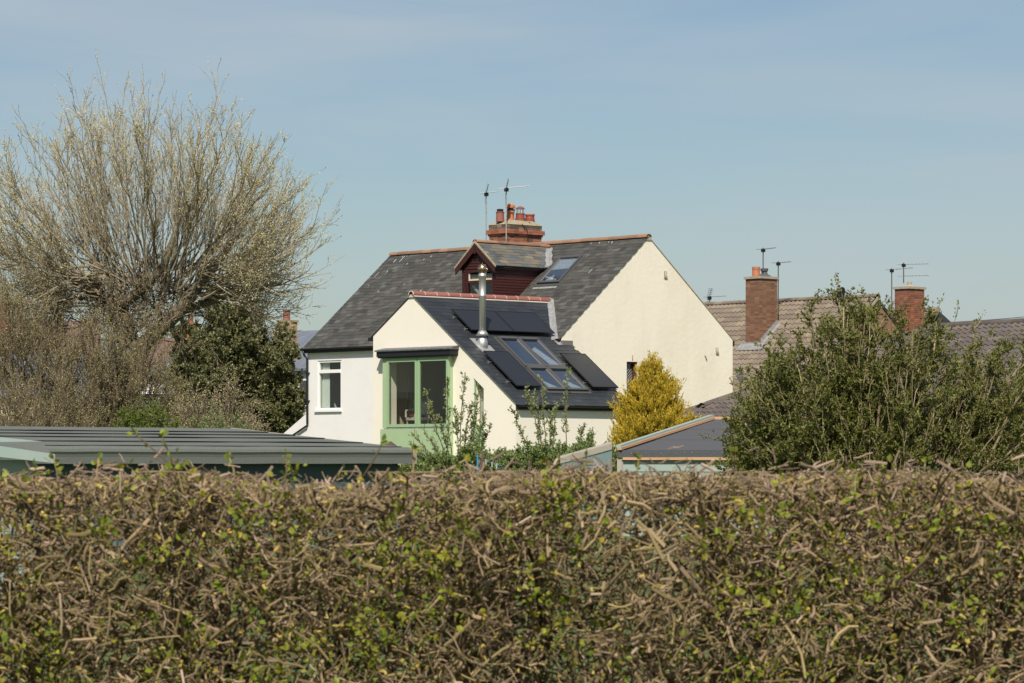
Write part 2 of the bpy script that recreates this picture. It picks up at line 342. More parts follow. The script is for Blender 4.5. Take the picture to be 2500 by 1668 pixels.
def pieces(fr, thing, base, cands, kind, T, Fc, limit, rest_name):
    """cands: (parent, mat, pos, X, Y, Z, (sx,sy,sz)); the nearest become objects, the rest one joined part"""
    cands.sort(key=lambda c: fr.dist(c[2])); base = Vector(base)
    for par, m, p, X, Y, Z, s in cands[:limit]:
        o = bpy.data.objects.new(kind, unit_mesh(kind, T, Fc, m)); COL.objects.link(o); o.parent = par
        q = Vector(p) - base; X, Y, Z = Vector(X) * s[0], Vector(Y) * s[1], Vector(Z) * s[2]
        o.matrix_basis = Matrix(((X.x, Y.x, Z.x, q.x), (X.y, Y.y, Z.y, q.y), (X.z, Y.z, Z.z, q.z), (0, 0, 0, 1)))
    rest = cands[limit:]; bym = {}
    for c in rest: bym.setdefault(c[1].name, []).append(c)
    for mn, L_ in bym.items():
        V, Fo = scatter(T, Fc, np.array([tuple(Vector(c[2]) - base) for c in L_]), np.array([tuple(c[3]) for c in L_]), np.array([tuple(c[4]) for c in L_]), np.array([tuple(c[5]) for c in L_]), np.array([c[6] for c in L_]))
        link(rest_name, np_mesh(rest_name, V, Fo), L_[0][1], thing, kind='stuff')
def slope_cands(parent, m, p0, eave, down, length, slope_len, w, gauge, keep, th=.012, jit=.004, over=1.25, half=True):
    """rows of slates or tiles: p0 = top corner, eave = unit vector along the row, down = unit vector down the slope"""
    p0, eave, down = Vector(p0), Vector(eave), Vector(down); n = eave.cross(down); n = n if n.z > 0 else -n; out = []
    rows = int(math.ceil(slope_len / gauge))
    for r in range(rows):
        g0 = r * gauge; ln = min(gauge * over, slope_len - g0 + .04); x = -w * .5 if (r % 2 and half) else 0.0
        while x < length - 0.02:
            a, b = max(x, 0), min(x + w, length); x += w
            if b - a < .04: continue
            c = p0 + eave * ((a + b) / 2) + down * (g0 - gauge * (over - 1) * 0.0) + n * random.uniform(0, jit)
            if not keep(c + down * gauge * .5, b - a): continue
            sp = 0 if jit == 0 else random.uniform(-.012, .012)
            out.append((parent, m, c + down * sp, eave, down, n, ((b - a) - .006, ln, th + random.uniform(0, jit))))
    return out
def brick_ring(parent, mtl, u0, u1, v0, v1, z0, z1, out_vis, out_hid, ch=.075):
    """stretcher-bond bricks round a stack; front (low v) and right (high u) faces go to out_vis"""
    n = max(1, round((z1 - z0) / ch)); h = (z1 - z0) / n; dp = .1
    def run(a, b, off):
        L_ = []; x = a - (.1125 if off else 0)
        while x < b - .01:
            p, q = max(x, a), min(x + .225, b); x += .225
            if q - p > .03: L_.append((p, q))
        return L_
    for i in range(n):
        zc = z0 + i * h + .005; off = i % 2; m = mtl if not callable(mtl) else mtl()
        for face in range(4):
            if face < 2:
                a, b = (u0, u1) if not off else (u0 + dp, u1 - dp)
                for p, q in run(a, b, off):
                    vv = v0 if face == 0 else v1 - dp; dv = random.uniform(-.004, .004)
                    (out_vis if face == 0 else out_hid).append((parent, mtl() if callable(mtl) else mtl, ((p + q) / 2, vv + dv, zc), (1, 0, 0), (0, 1, 0), (0, 0, 1), (q - p - .01, dp, h - .01)))
            else:
                a, b = (v0, v1) if off else (v0 + dp, v1 - dp)
                for p, q in run(a, b, off):
                    uu = u1 if face == 2 else u0 + dp; dv = random.uniform(-.004, .004)
                    (out_vis if face == 2 else out_hid).append((parent, mtl() if callable(mtl) else mtl, (uu + dv, (p + q) / 2, zc), (0, 1, 0), (-1, 0, 0), (0, 0, 1), (q - p - .01, dp, h - .01)))
BRICK_T = [(-.5, 0, 0), (.5, 0, 0), (.5, 1, 0), (-.5, 1, 0), (-.5, 0, 1), (.5, 0, 1), (.5, 1, 1), (-.5, 1, 1)]
def ridge_tiles(parent, base, p0, p1, n, r, m, name='ridge_tile', joint=None, flat=1.0):
    """half-round ridge tiles between two points"""
    p0, p1 = Vector(p0), Vector(p1); d = (p1 - p0); L_ = d.length / n; t = d.normalized(); s = t.cross(Vector((0, 0, 1))).normalized()
    V = []; Fc = []; K = 9
    for e in (0, 1):
        for rr in (r, r * .8):
            for k in range(K):
                a = math.pi * (-.02 + 1.04 * k / (K - 1)); V.append(tuple(t * (L_ * (.008 if e == 0 else .992) - 0) + s * rr * math.cos(a) + Vector((0, 0, rr * flat * math.sin(a)))))
    for k in range(K - 1):
        Fc += [(k, k + 1, 2 * K + k + 1, 2 * K + k), (K + k + 1, K + k, 3 * K + k, 3 * K + k + 1), (k + 1, k, K + k, K + k + 1), (2 * K + k, 2 * K + k + 1, 3 * K + k + 1, 3 * K + k)]
    me = bpy.data.meshes.new(name); me.from_pydata(V, [], Fc); me.update(); me.materials.append(m)
    for i in range(n):
        o = link(name, me, None, parent); o.location = p0 + d * i / n - Vector(base) + Vector((0, 0, random.uniform(-.006, .006)))
    if joint:
        for i in range(n + 1):
            q = p0 + d * i / n - Vector(base); mb = MB(); V = []; 
            for e in (-.011, .011):
                for rr in (r * 1.02, r * .8):
                    for k in range(K):
                        a = math.pi * k / (K - 1); V.append(tuple(q + t * e + s * rr * math.cos(a) + Vector((0, 0, rr * flat * math.sin(a)))))
            Fj = []
            for k in range(K - 1): Fj += [(k, k + 1, 2 * K + k + 1, 2 * K + k), (k + 1, k, K + k, K + k + 1), (2 * K + k, 2 * K + k + 1, 3 * K + k + 1, 3 * K + k)]
            mb.add(V, Fj).build('mortar_joint', joint, parent)

# ------------------------------------------------------------------ the cottage
H = Frame(HO, RZ); B0 = (0, 0, HB)
ZR, S1, LR, VE = GA.z, 0.842, -13.04, -4.26
cot = H.thing('cottage', B0, 'cream and white rendered cottage with slate roofs, green bay and maroon dormer', 'house')
def rz_(v): return ZR + S1 * v if v < 0 else ZR - 0.80 * v
# walls
gw = H.pu(1530, 883, 0); gw2 = H.pu(1557, 990, 0)
mb = MB(); wall(mb, [(0, -4.1, HB - .3), (0, 4.2, HB - .3), (0, 4.2, rz_(4.2) - .035), (0, 0, ZR - .035), (0, -4.1, rz_(-4.1) - .035)], [rect_u(gw.y, gw2.y, gw2.z, gw.z, 0)], 0, (-.3, 0, 0))
hb(mb, 'gable_wall', M_render, cot, B0)
fw = [H.pv(700 + a / 4.75, 800 + b / 4.75, -4.1) for a, b in ((358, 385), (633, 952))]
mb = MB(); wall(mb, [(LR, -4.1, HB - .3), (-4.06, -4.1, HB - .3), (-4.06, -4.1, 5.83), (LR, -4.1, 5.83)], [rect_v(fw[0].x, fw[1].x, fw[1].z, fw[0].z, -4.1)], 1, (0, .3, 0))
hb(mb, 'front_wall', M_white, cot, B0)
mb = MB(); wall(mb, [(LR, -3.8, HB - .3), (LR, 4.2, HB - .3), (LR, 4.2, rz_(4.2) - .1), (LR, 0, ZR - .1), (LR, -3.8, rz_(-3.8) - .1)], [], 0, (.3, 0, 0))
mb.box((LR + .3, 3.9, HB - .3), (-.3, 4.2, 5.85)); hb(mb, 'rear_wall', M_white, cot, B0)
# sloping wing wall at the left corner
a = H.pv(745, 1008, -4.1); b = H.pv(688, 1062, -4.1)
mb = MB().prism([(LR + .001, -4.097, HB - .3), (LR + .001, -4.097, a.z), (b.x, -4.097, b.z), (b.x - .6, -4.097, b.z - .4), (b.x - .6, -4.097, HB - .3)], (0, .35, 0)); hb(mb, 'wing_wall', M_white, cot, B0)
# main roof
mb = MB(); t_ = .13
mb.prism([(LR - .1, VE, rz_(VE) - .02), (LR - .1, 0, ZR - .02), (LR - .1, 4.32, rz_(4.32) - .02), (LR - .1, 4.32, rz_(4.32) - .02 - t_), (LR - .1, 0, ZR - .02 - t_ * 1.2), (LR - .1, VE, rz_(VE) - .02 - t_)], (-LR + .08, 0, 0))
roof = hb(mb, 'roof', M_deck, cot, B0)
cands = []
dn1 = Vector((0, -1, -S1)).normalized(); SL1 = math.hypot(VE, S1 * VE)
EXU, EXZ, ES, VF, VB = -2.114, 7.175, 0.7326, -8.794, -3.70
def ext_z(u): return EXZ - ES * (u - EXU) if u > EXU else EXZ - .6613 * (EXU - u)
def keep_main(c, w):
    if -4.05 < c.x < 0.05 and ext_z(c.x) > c.z + .1: return False
    if -5.5 < c.x < -3.92 and -3.4 < c.y and (9.24 - .83 * abs(c.x + 4.72)) > c.z + .03 and c.y > -3.45: return False
    return True
cands += slope_cands(roof, M_slate, (LR - .12, 0, ZR), (1, 0, 0), dn1, -LR + .17, SL1, .29, .185, keep_main, th=.011, jit=.006)
ridge_tiles(roof, B0, (LR - .1, 0, ZR - .03), (.04, 0, ZR - .03), 29, .14, M_terra, flat=.8)
# white droppings and mortar bedding under the ridge
mb = MB().prism([(LR - .1, -.16, ZR - .14), (LR - .1, 0, ZR + .02), (LR - .1, .16, ZR - .14)], (-LR + .13, 0, 0)); hb(mb, 'ridge_bedding', M_oldmortar, roof, B0)
# mortar verge along the gable
mb = MB().prism([(-.02, -4.24, rz_(-4.24) - .028), (-.02, 0, ZR - .028), (-.02, 4.3, rz_(4.3) - .028), (-.02, 4.3, rz_(4.3) + .0), (-.02, 0, ZR + .005), (-.02, -4.24, rz_(-4.24) + .0)], (.045, 0, 0)); hb(mb, 'verge', M_oldmortar, roof, B0)
# eaves: fascia, gutter, downpipe
mb = MB().box((LR - .05, -4.16, 5.66), (-4.1, -4.102, 5.82)); hb(mb, 'fascia', M_cream, cot, B0)
def gutter(mb, p0, p1, r, side):
    p0, p1, side = Vector(p0), Vector(p1), Vector(side); K = 7; V = []
    for p in (p0, p1):
        for rr in (r, r * .85):
            for k in range(K):
                a = math.pi + math.pi * k / (K - 1); V.append(p + side * rr * math.cos(a) + Vector((0, 0, rr * math.sin(a))))
    Fc = []
    for k in range(K - 1): Fc += [(k, k + 1, 2 * K + k + 1, 2 * K + k), (K + k, K + k + 1, 3 * K + k + 1, 3 * K + k), (k, k + 1, K + k + 1, K + k), (2 * K + k, 2 * K + k + 1, 3 * K + k + 1, 3 * K + k)]
    return mb.add(V, Fc)
mb = gutter(MB(), (LR - .12, -4.30, 5.78), (-4.1, -4.30, 5.80), .06, (0, 1, 0)); hb(mb, 'gutter', M_black, cot, B0)
p1 = H.pv(746, 1035, -4.2); p2 = H.pv(712, 1064, -4.2)
mb = MB().tube([(LR + .0, -4.30, 5.74), (LR + .02, -4.27, 5.55), (LR + .07, -4.17, 5.42), (LR + .07, -4.17, p1.z), (LR + .03, -4.17, p1.z - .08), (p2.x, -4.17, p2.z), (p2.x - .7, -4.17, p2.z - .5)], .04, 8); dp = hb(mb, 'downpipe', M_black, cot, B0, True)
for z in (4.9, 3.9):
    mb = MB().box((LR + .0, -4.21, z), (LR + .14, -4.1, z + .04)); hb(mb, 'pipe_clip', M_black, dp, B0)
# front window
u0, u1, z0, z1 = fw[0].x, fw[1].x, fw[1].z, fw[0].z
win = hb(frame_v(MB(), u0, u1, z0, z1, -4.07, -3.98, .07), 'window', M_upvc, cot, B0)
zt = H.pv(800, 907, -4.05).z
hb(MB().box((u0 + .07, -4.09, zt - .06), (u1 - .07, -3.99, zt + .06)), 'transom', M_upvc, win, B0)
hb(MB().box((u0 + .07, -4.04, z0 + .07), (u1 - .07, -4.03, zt - .06)), 'pane', M_glass, win, B0)
hb(MB().box((u0 + .07, -4.04, zt + .06), (u1 - .07, -4.03, z1 - .07)), 'pane', M_glass, win, B0)
hb(MB().box((u0 - .12, -4.17, z0 - .07), (u1 + .05, -4.098, z0 - .001)), 'sill', M_white, win, B0)
# shallow arched lintel moulding
pts = [(u0 - .06 + (u1 - u0 + .12) * i / 8, -4.103, z1 + .10 + .07 * math.sin(math.pi * i / 8)) for i in range(9)]
hb(MB().tube(pts, .02, 6), 'lintel', M_white, win, B0)
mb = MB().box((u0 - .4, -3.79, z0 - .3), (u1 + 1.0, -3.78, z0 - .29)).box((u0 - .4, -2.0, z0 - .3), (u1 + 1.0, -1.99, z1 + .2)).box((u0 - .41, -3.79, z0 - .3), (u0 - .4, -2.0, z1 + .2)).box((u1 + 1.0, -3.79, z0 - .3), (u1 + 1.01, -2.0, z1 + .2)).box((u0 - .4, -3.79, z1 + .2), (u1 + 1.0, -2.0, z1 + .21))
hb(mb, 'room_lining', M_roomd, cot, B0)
def drape(mb, u0, u1, v, z0, z1, amp, waves):
    n = waves * 6; P = [(u0 + (u1 - u0) * i / n, v + amp * math.sin(2 * math.pi * waves * i / n)) for i in range(n + 1)]
    V = [(x, y, z) for z in (z0, z1) for x, y in P]; V += [(x, y + .01, z) for z in (z0, z1) for x, y in P]; n1 = n + 1
    Fc = [(i, i + 1, n1 + i + 1, n1 + i) for i in range(n)] + [(2 * n1 + i + 1, 2 * n1 + i, 3 * n1 + i, 3 * n1 + i + 1) for i in range(n)]
    return mb.add(V, Fc)
cb = (u0 + .2, -3.9, z0); cu = H.thing('curtain', cb, 'pale drawn-back curtain hanging in the white-framed window', 'curtain')
hb(drape(MB(), u0 + .05, u0 + .47, -3.93, z0 + .03, z1 - .03, .025, 4), 'drape', M_curtain, cu, cb)
# gable window, vents, marks
v0, v1, z0, z1 = gw.y, gw2.y, gw2.z, gw.z
gwin = hb(MB().box((-.2, v0, z0), (-.12, v0 + .06, z1)).box((-.2, v1 - .08, z0), (-.05, v1, z1)).box((-.2, v0 + .06, z1 - .07), (-.12, v1 - .08, z1)), 'gable_window', mat('stained_oak', (.10, .04, .02), .5), cot, B0)
hb(MB().box((-.17, v0 + .06, z0), (-.16, v1 - .08, z1 - .07)), 'pane', M_glassd, gwin, B0)
mb = MB()
for i in range(12):
    za = z0 + .05 + i * .1
    for d in (1, -1):
        for k in range(3):
            va = v0 + .06 + k * .12; mb.tube([(-.155, va, za), (-.155, va + .12, za + .1 * d)], .007, 4)
hb(mb, 'lead_cames', M_lead, gwin, B0)
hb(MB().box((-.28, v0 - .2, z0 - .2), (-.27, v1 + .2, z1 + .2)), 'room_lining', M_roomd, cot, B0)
def vent(px, py, w, h):
    c = H.pu(px, py, 0); mb = MB().box((-.01, c.y - w / 2, c.z - h / 2), (.02, c.y + w / 2, c.z + h / 2)).box((.02, c.y - w / 2 - .01, c.z - h / 2 - .04), (.05, c.y + w / 2 + .01, c.z - h / 2)); v_ = hb(mb, 'vent_cover', M_oldmortar, cot, B0)
    for k in range(3): hb(MB().box((.02, c.y - w / 2 + .03, c.z - h / 2 + .04 + k * h / 4), (.026, c.y + w / 2 - .03, c.z - h / 2 + .07 + k * h / 4)), 'slot', M_render, v_, B0)
vent(1624, 669, .13, .19); vent(1750, 855, .12, .17)
c = H.pu(1544, 873, 0); hb(MB().box((-.01, c.y - .012, c.z - .1), (.015, c.y + .012, c.z + .08)), 'rusty_strap', M_potA, cot, B0)
c = H.pu(1722, 874, 0); hb(MB().tube([(.02, c.y - .05, c.z + .08), (.05, c.y + .0, c.z), (.02, c.y + .06, c.z - .1)], .012, 5), 'cable_hook', M_rust, cot, B0)

# extension walls
BV = VF - .24                                        # front plane of the green bay
bu0 = H.pv(934, 950, BV).x; bu1 = H.pv(1092.6, 950, BV).x; bzs = H.pv(1010, 1045, BV).z; bzt = H.pv(1010, 871, BV).z
su0, su1 = .79, 1.27
mb = MB(); wall(mb, [(-4.05, VF, HB - .3), (2.75, VF, HB - .3), (2.75, VF, ext_z(2.75) - .022), (EXU, VF, EXZ - .022), (-4.05, VF, ext_z(-4.05) - .033)],
     [rect_v(bu0 + .1, bu1 - .1, bzs + .02, bzt - .02, VF), [(su0, VF, HB + .1), (su1, VF, HB + .1), (su1, VF, 4.05), (su0, VF, 4.40)]], 1, (0, .28, 0))
hb(mb, 'extension_front_wall', M_smooth, cot, B0)
mb = MB().box((2.47, VF + .28, HB - .3), (2.75, VB, ext_z(2.75) - .04)); mb.box((-4.05, VF + .28, HB - .3), (-3.8, -4.1, 5.80))
wall(mb, [(.001, VB - .3, HB - .3), (2.47, VB - .3, HB - .3), (2.47, VB - .3, ext_z(2.47) - .1), (.001, VB - .3, ext_z(0) - .1)], [], 1, (0, .28, 0)); hb(mb, 'extension_side_wall', M_smooth, cot, B0)
# extension roof
vv = (ext_z(EXU) - ZR) / S1
UE = 2.86
mb = MB().prism([(EXU, VF + .02, EXZ - .02), (UE, VF + .02, ext_z(UE) - .02), (UE, VF + .02, ext_z(UE) - .1), (EXU, VF + .02, EXZ - .14)], (0, VB - VF - .02, 0))
mb2 = MB().prism([(EXU - .001, VF - .03, EXZ - .0), (EXU - .001, VF - .03, EXZ - .03), (-4.15, VF - .03, ext_z(-4.15) - .03), (-4.15, VF - .03, ext_z(-4.15) - .0)], (0, 4.6, 0))
mb.add(mb2.v, mb2.f)
mb.prism([(EXU, VB, EXZ - .02), (-.4, VB, ext_z(-.4) - .02), (EXU, -2.5, EXZ - .02)], (0, 0, -.05))
# trim the deck where it would run inside the main house: it ends at the valley
exr = hb(mb, 'extension_roof', M_deck, cot, B0)
dn2 = Vector((1, 0, -ES)).normalized(); SL2 = (UE - EXU) * math.hypot(1, ES)
def keep_ext(c, w):
    if c.x < .02 and c.z < rz_(c.y) - .16 and c.y > VE - .05: return False
    if c.x > -.1 and c.y > VB - .02: return False
    return True
cands += slope_cands(exr, M_newslate, (EXU, VF - .07, EXZ), (0, 1, 0), dn2, -2.45 - VF + .07, SL2, .36, .2, keep_ext, th=.009, jit=.003)
ridge_tiles(exr, B0, (EXU, VF - .06, EXZ - .03), (EXU, -2.62, EXZ - .03), 12, .125, M_red, joint=M_mortar)
hb(MB().prism([(EXU - .14, VF - .05, EXZ - .12), (EXU, VF - .05, EXZ + .0), (EXU + .15, VF - .05, EXZ - .085), (EXU + .15, VF - .05, EXZ - .11)], (0, 6.1, 0)), 'ridge_bedding', M_mortar, exr, B0)
# eave fascia and gutter of the extension
hb(MB().box((2.76, VF - .02, ext_z(UE) - .17), (2.84, VB - .02, ext_z(UE) - .03)), 'fascia', M_blackm, cot, B0)
hb(gutter(MB(), (2.92, VF - .03, ext_z(UE) - .02), (2.92, VB - .02, ext_z(UE) - .03), .065, (1, 0, 0)), 'gutter', M_black, cot, B0)
hb(MB().tube([(2.92, VB - .1, 3.4), (2.86, VB - .06, 3.25), (2.80, VB - .06, 3.1), (2.80, VB - .06, HB - .1)], .036, 8), 'downpipe', M_black, cot, B0, True)
hb(MB().box((-4.26, VF - .05, ext_z(-4.15) - .14), (-4.1, VF + .25, ext_z(-4.15) - .02)), 'gutter_end', M_black, cot, B0)
# lead valley and apron
vb_ = -4.3; ub = EXU + (EXZ - (ZR + S1 * vb_)) / ES
mb = MB(); n_ = 14
for k in range(n_ + 1):
    f = k / n_; u = EXU + .03 + (ub - EXU) * f; z = ext_z(u); v = (z - ZR) / S1; w = .02 * math.sin(k * 2.1)
    w *= .4; mb.v += [(u, v - .13 + w, z + .02), (u + .02, v - .02, z + .035), (u + .13, v + .04 + w, ZR + S1 * (v + .04) + .045), (u, v - .13 + w, z - .02), (u + .02, v - .02, z - .03), (u + .17, v + .04 + w, ZR + S1 * (v + .04) - .02)]
for k in range(n_):
    a_ = k * 6; mb.f += [(a_, a_ + 1, a_ + 7, a_ + 6), (a_ + 1, a_ + 2, a_ + 8, a_ + 7), (a_, a_ + 6, a_ + 9, a_ + 3), (a_ + 2, a_ + 5, a_ + 11, a_ + 8)]
hb(mb, 'lead_valley', M_lead, exr, B0)
hb(MB().prism([(-.25, -4.36, ext_z(-.25) + .02), (.10, -4.36, ext_z(.1) + .02), (.10, -4.36, ext_z(.1) + .03), (-.25, -4.36, ext_z(-.25) + .03)], (0, .62, 0)), 'lead_apron', M_lead, exr, B0)
hb(MB().box((.003, -4.15, ext_z(0) - .05), (.10, VB + .02, ext_z(0) + .10)), 'upstand', mat('grey_upstand', (.16, .15, .14), .7), exr, B0)

# green bay
def bvx(a): return H.pv(700 + a / 4.75, 950, BV).x
def bvz(b): return H.pv(1010, 800 + b / 4.75, BV).z
mb = MB().box((bu0, BV, bzs), (bu0 + .05, VF - .001, bzt)).box((bu0 + .05, BV, bzs), (bvx(1186) - .05, BV + .05, bzt)).box((bu1 - .07, BV, bzs), (bu1, VF + .05, bzt)).box((bvx(1186) - .05, BV, bzt - .06), (bu1 - .07, VF + .05, bzt)).box((bvx(1186) - .05, BV, bzs), (bu1 - .07, VF + .05, bzs + .03))
bay = hb(mb, 'bay_window', M_green, cot, B0)
hb(MB().box((bu0 - .08, BV - .03, HB - .05), (bu1 + .012, VF - .001, bzs - .03)), 'bay_base', M_green, bay, B0)
hb(MB().box((bu0 + .1, BV - .02, bzs - .029), (bu1 - .02, VF - .001, bzs - .001)), 'lead_sill', M_lead, bay, B0)
for x0_, x1_ in ((1186 - 24, 1514), (1522, 1855 + 22)):
    a_, b_ = bvx(x0_), bvx(x1_)
    fr_ = hb(frame_v(MB(), a_, b_, bzs + .031, bzt - .061, BV - .025, BV + .045, .095), 'casement', M_green2, bay, B0)
    hb(MB().box((a_ + .095, BV + .0, bzs + .126), (b_ - .095, BV + .008, bzt - .156)), 'pane', M_glass, bay, B0)
cz0 = bvz(330); cu0, cu1 = bvx(1075), bvx(1925)
can = hb(MB().box((cu0, BV - .13, cz0), (cu1, VF - .001, cz0 + .17)).box((cu0 + .03, BV - .10, cz0 - .04), (cu1 - .03, VF - .001, cz0 - .001)), 'canopy', M_blackm, cot, B0)
hb(MB().prism([(cu0 - .04, BV - .18, cz0 + .172), (cu0 - .04, BV - .18, cz0 + .215), (cu0 - .04, VF - .001, cz0 + .30), (cu0 - .04, VF - .001, cz0 + .172)], (cu1 - cu0 + .08, 0, 0)), 'canopy_lead', mat('slate_grey_lead', (.09, .095, .10), .5, nscale=7, ncol=(.2, .2, .2), nlo=.5, nhi=.75, bump=.02, bscale=6), can, B0)
# slot window: sage frame, pale reveal and blind
sl = hb(MB().box((su0 + .002, VF + .03, HB + .1), (su0 + .04, VF + .08, 4.36)).box((su0 + .04, VF + .04, HB + .1), (su1 - .003, VF + .22, bzs + .05)), 'slot_window', M_green2, cot, B0)
hb(MB().box((su0 + .01, VF + .262, bzs + .051), (su1 - .01, VF + .27, 4.02)), 'pane', M_glass, sl, B0)
hb(MB().box((su0 + .0, VF + .30, HB), (su1 + .3, VF + .31, 4.5)), 'blind', mat('grey_blind', (.5, .47, .42), .9), sl, B0)
# room behind the bay
RF = H.pv(1020, 1049, VF + 1.2).z
mb = MB().box((-3.79, VF + .281, RF - .02), (.6, -4.6, RF)); hb(mb, 'room_floor', M_floor, cot, B0)
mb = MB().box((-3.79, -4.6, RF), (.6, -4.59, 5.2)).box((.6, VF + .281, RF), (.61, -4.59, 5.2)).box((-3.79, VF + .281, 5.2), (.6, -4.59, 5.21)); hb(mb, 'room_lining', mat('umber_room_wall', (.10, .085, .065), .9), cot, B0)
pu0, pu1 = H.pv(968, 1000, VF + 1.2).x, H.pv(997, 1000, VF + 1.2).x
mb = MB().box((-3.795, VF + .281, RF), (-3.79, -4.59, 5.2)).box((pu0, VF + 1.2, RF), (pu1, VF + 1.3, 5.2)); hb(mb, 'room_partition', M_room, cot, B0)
hb(MB().box((pu0, VF + 1.18, RF), (pu1 + .3, VF + 1.199, RF + .09)), 'skirting_board', M_floor, cot, B0)
cb = (pu0, VF + .33, RF); cu = H.thing('curtain', cb, 'grey-blue curtain at the left edge of the green bay window', 'curtain')
hb(drape(MB(), H.pv(950, 1000, VF + .33).x, H.pv(968, 1000, VF + .33).x, VF + .33, RF + .02, bzt - .1, .03, 4), 'drape', M_bluecurtain, cu, cb)
# wicker armchair and spindle chair inside
wc = H.pv(1020, 1049, VF + .95); cb = (wc.x, VF + .95, RF)
ch = H.thing('wicker_armchair', cb, 'white wicker armchair with red seat cushion standing behind the bay glass', 'armchair')
ch.rotation_euler.z = RZ - .2
mb = MB()
for x in (-.27, .27):
    for y in (-.25, .25): MB().tube([(x, y, 0), (x * .95, y * .95, .40)], .025, 6).build('leg', M_wicker, ch)
MB().box((-.30, -.28, .30), (.30, .28, .40)).build('seat', M_wicker, ch)
MB().prism([(-.30, .22, .40), (.30, .22, .40), (.36, .34, .92), (-.36, .34, .92)], (0, .05, 0)).build('backrest', M_wicker, ch)
MB().tube([(-.36, .36, .92), (-.1, .38, .94), (.1, .38, .94), (.36, .36, .92)], .03, 6).build('top_rail', M_wicker, ch)
for x in (-1, 1): MB().tube([(x * .30, -.28, .40), (x * .33, -.26, .62), (x * .34, .05, .66), (x * .35, .33, .85)], .035, 6).build('arm', M_wicker, ch)
cq = (wc.x, VF + .93, RF + .4); 
o = H.thing('seat_cushion', cq, 'dark red seat cushion on the white wicker armchair', 'cushion'); o.rotation_euler.z = RZ - .2
MB().lathe((0, -.03, 0), [(.18, 0), (.27, .02), (.28, .06), (.2, .09)], 12).build('pad', M_redcush, o)
o = H.thing('back_cushion', (wc.x, VF + .93, RF + .49), 'blue striped cushion leaning on the wicker armchair back', 'cushion'); o.rotation_euler.z = RZ - .2
MB().prism([(-.2, .12, 0), (.2, .12, 0), (.2, .22, .36), (-.2, .22, .36)], (0, .06, .0)).build('pad', M_bluecush, o)
wc = H.pv(1070, 1047, VF + 2.6); cb = (wc.x, VF + 2.6, RF)
ch = H.thing('spindle_chair', cb, 'brown spindle-back wooden chair deeper inside the bay room', 'chair')
for x in (-.17, .17):
    for y in (-.17, .17): MB().tube([(x * 1.2, y * 1.2, 0), (x, y, .45)], .018, 6).build('leg', M_wood, ch)
MB().lathe((0, 0, .45), [(.2, 0), (.23, .02), (.2, .04)], 12).build('seat', M_redcush, ch)
for k in range(6): MB().tube([(-.17 + .068 * k, .18, .48), (-.2 + .08 * k, .26, .88)], .011, 5).build('spindle', M_wood, ch)
MB().box((-.25, .245, .87), (.25, .28, .95)).build('top_rail', M_wood, ch)

# flue
fb = H.on(1177.7, 843, (EXU, 0, EXZ), (ES, 0, 1)); fu, fv = fb.x, fb.y
ft = H.pv(1174.5, 668, fv).z
fl = hb(MB().lathe((fu, fv, 0), [(.115, fb.z - .3), (.115, fb.z + 1.55), (.122, fb.z + 1.56), (.122, fb.z + 1.61), (.115, fb.z + 1.62), (.115, ft - .12), (.13, ft - .11), (.13, ft - .05), (.12, ft - .04), (.12, ft)], 20), 'flue_pipe', M_steel, cot, B0, True)
hb(MB().lathe((fu, fv, 0), [(.20, fb.z - .22), (.175, fb.z + .1), (.14, fb.z + .28)], 20), 'flashing_cone', M_steel, fl, B0, True)
hb(MB().lathe((fu, fv, 0), [(.225, fb.z + .30), (.12, fb.z + .46)], 20), 'storm_collar', M_steel, fl, B0, True)
hb(MB().lathe((fu, fv, ft + .15), [(.03, -.15), (.10, -.13), (.145, -.06), (.155, .02), (.13, .09), (.07, .14), (.015, .16), (.012, .2)], 20), 'spinning_cowl', M_bronze, fl, B0, True)
for k in range(12):
    a_ = k * math.pi / 6; hb(MB().tube([(fu + .12 * math.cos(a_), fv + .12 * math.sin(a_), ft + .03), (fu + .158 * math.cos(a_ + .3), fv + .158 * math.sin(a_ + .3), ft + .15), (fu + .09 * math.cos(a_ + .6), fv + .09 * math.sin(a_ + .6), ft + .275)], .007, 4), 'cowl_vane', M_bronze, fl, B0)
dz = .014
hb(MB().prism([(fu - .28, fv - .3, ext_z(fu - .28) + dz), (fu + .33, fv - .3, ext_z(fu + .33) + dz), (fu + .33, fv - .3, ext_z(fu + .33) + dz + .008), (fu - .28, fv - .3, ext_z(fu - .28) + dz + .008)], (0, .6, 0)), 'flashing_plate', M_lead, fl, B0)

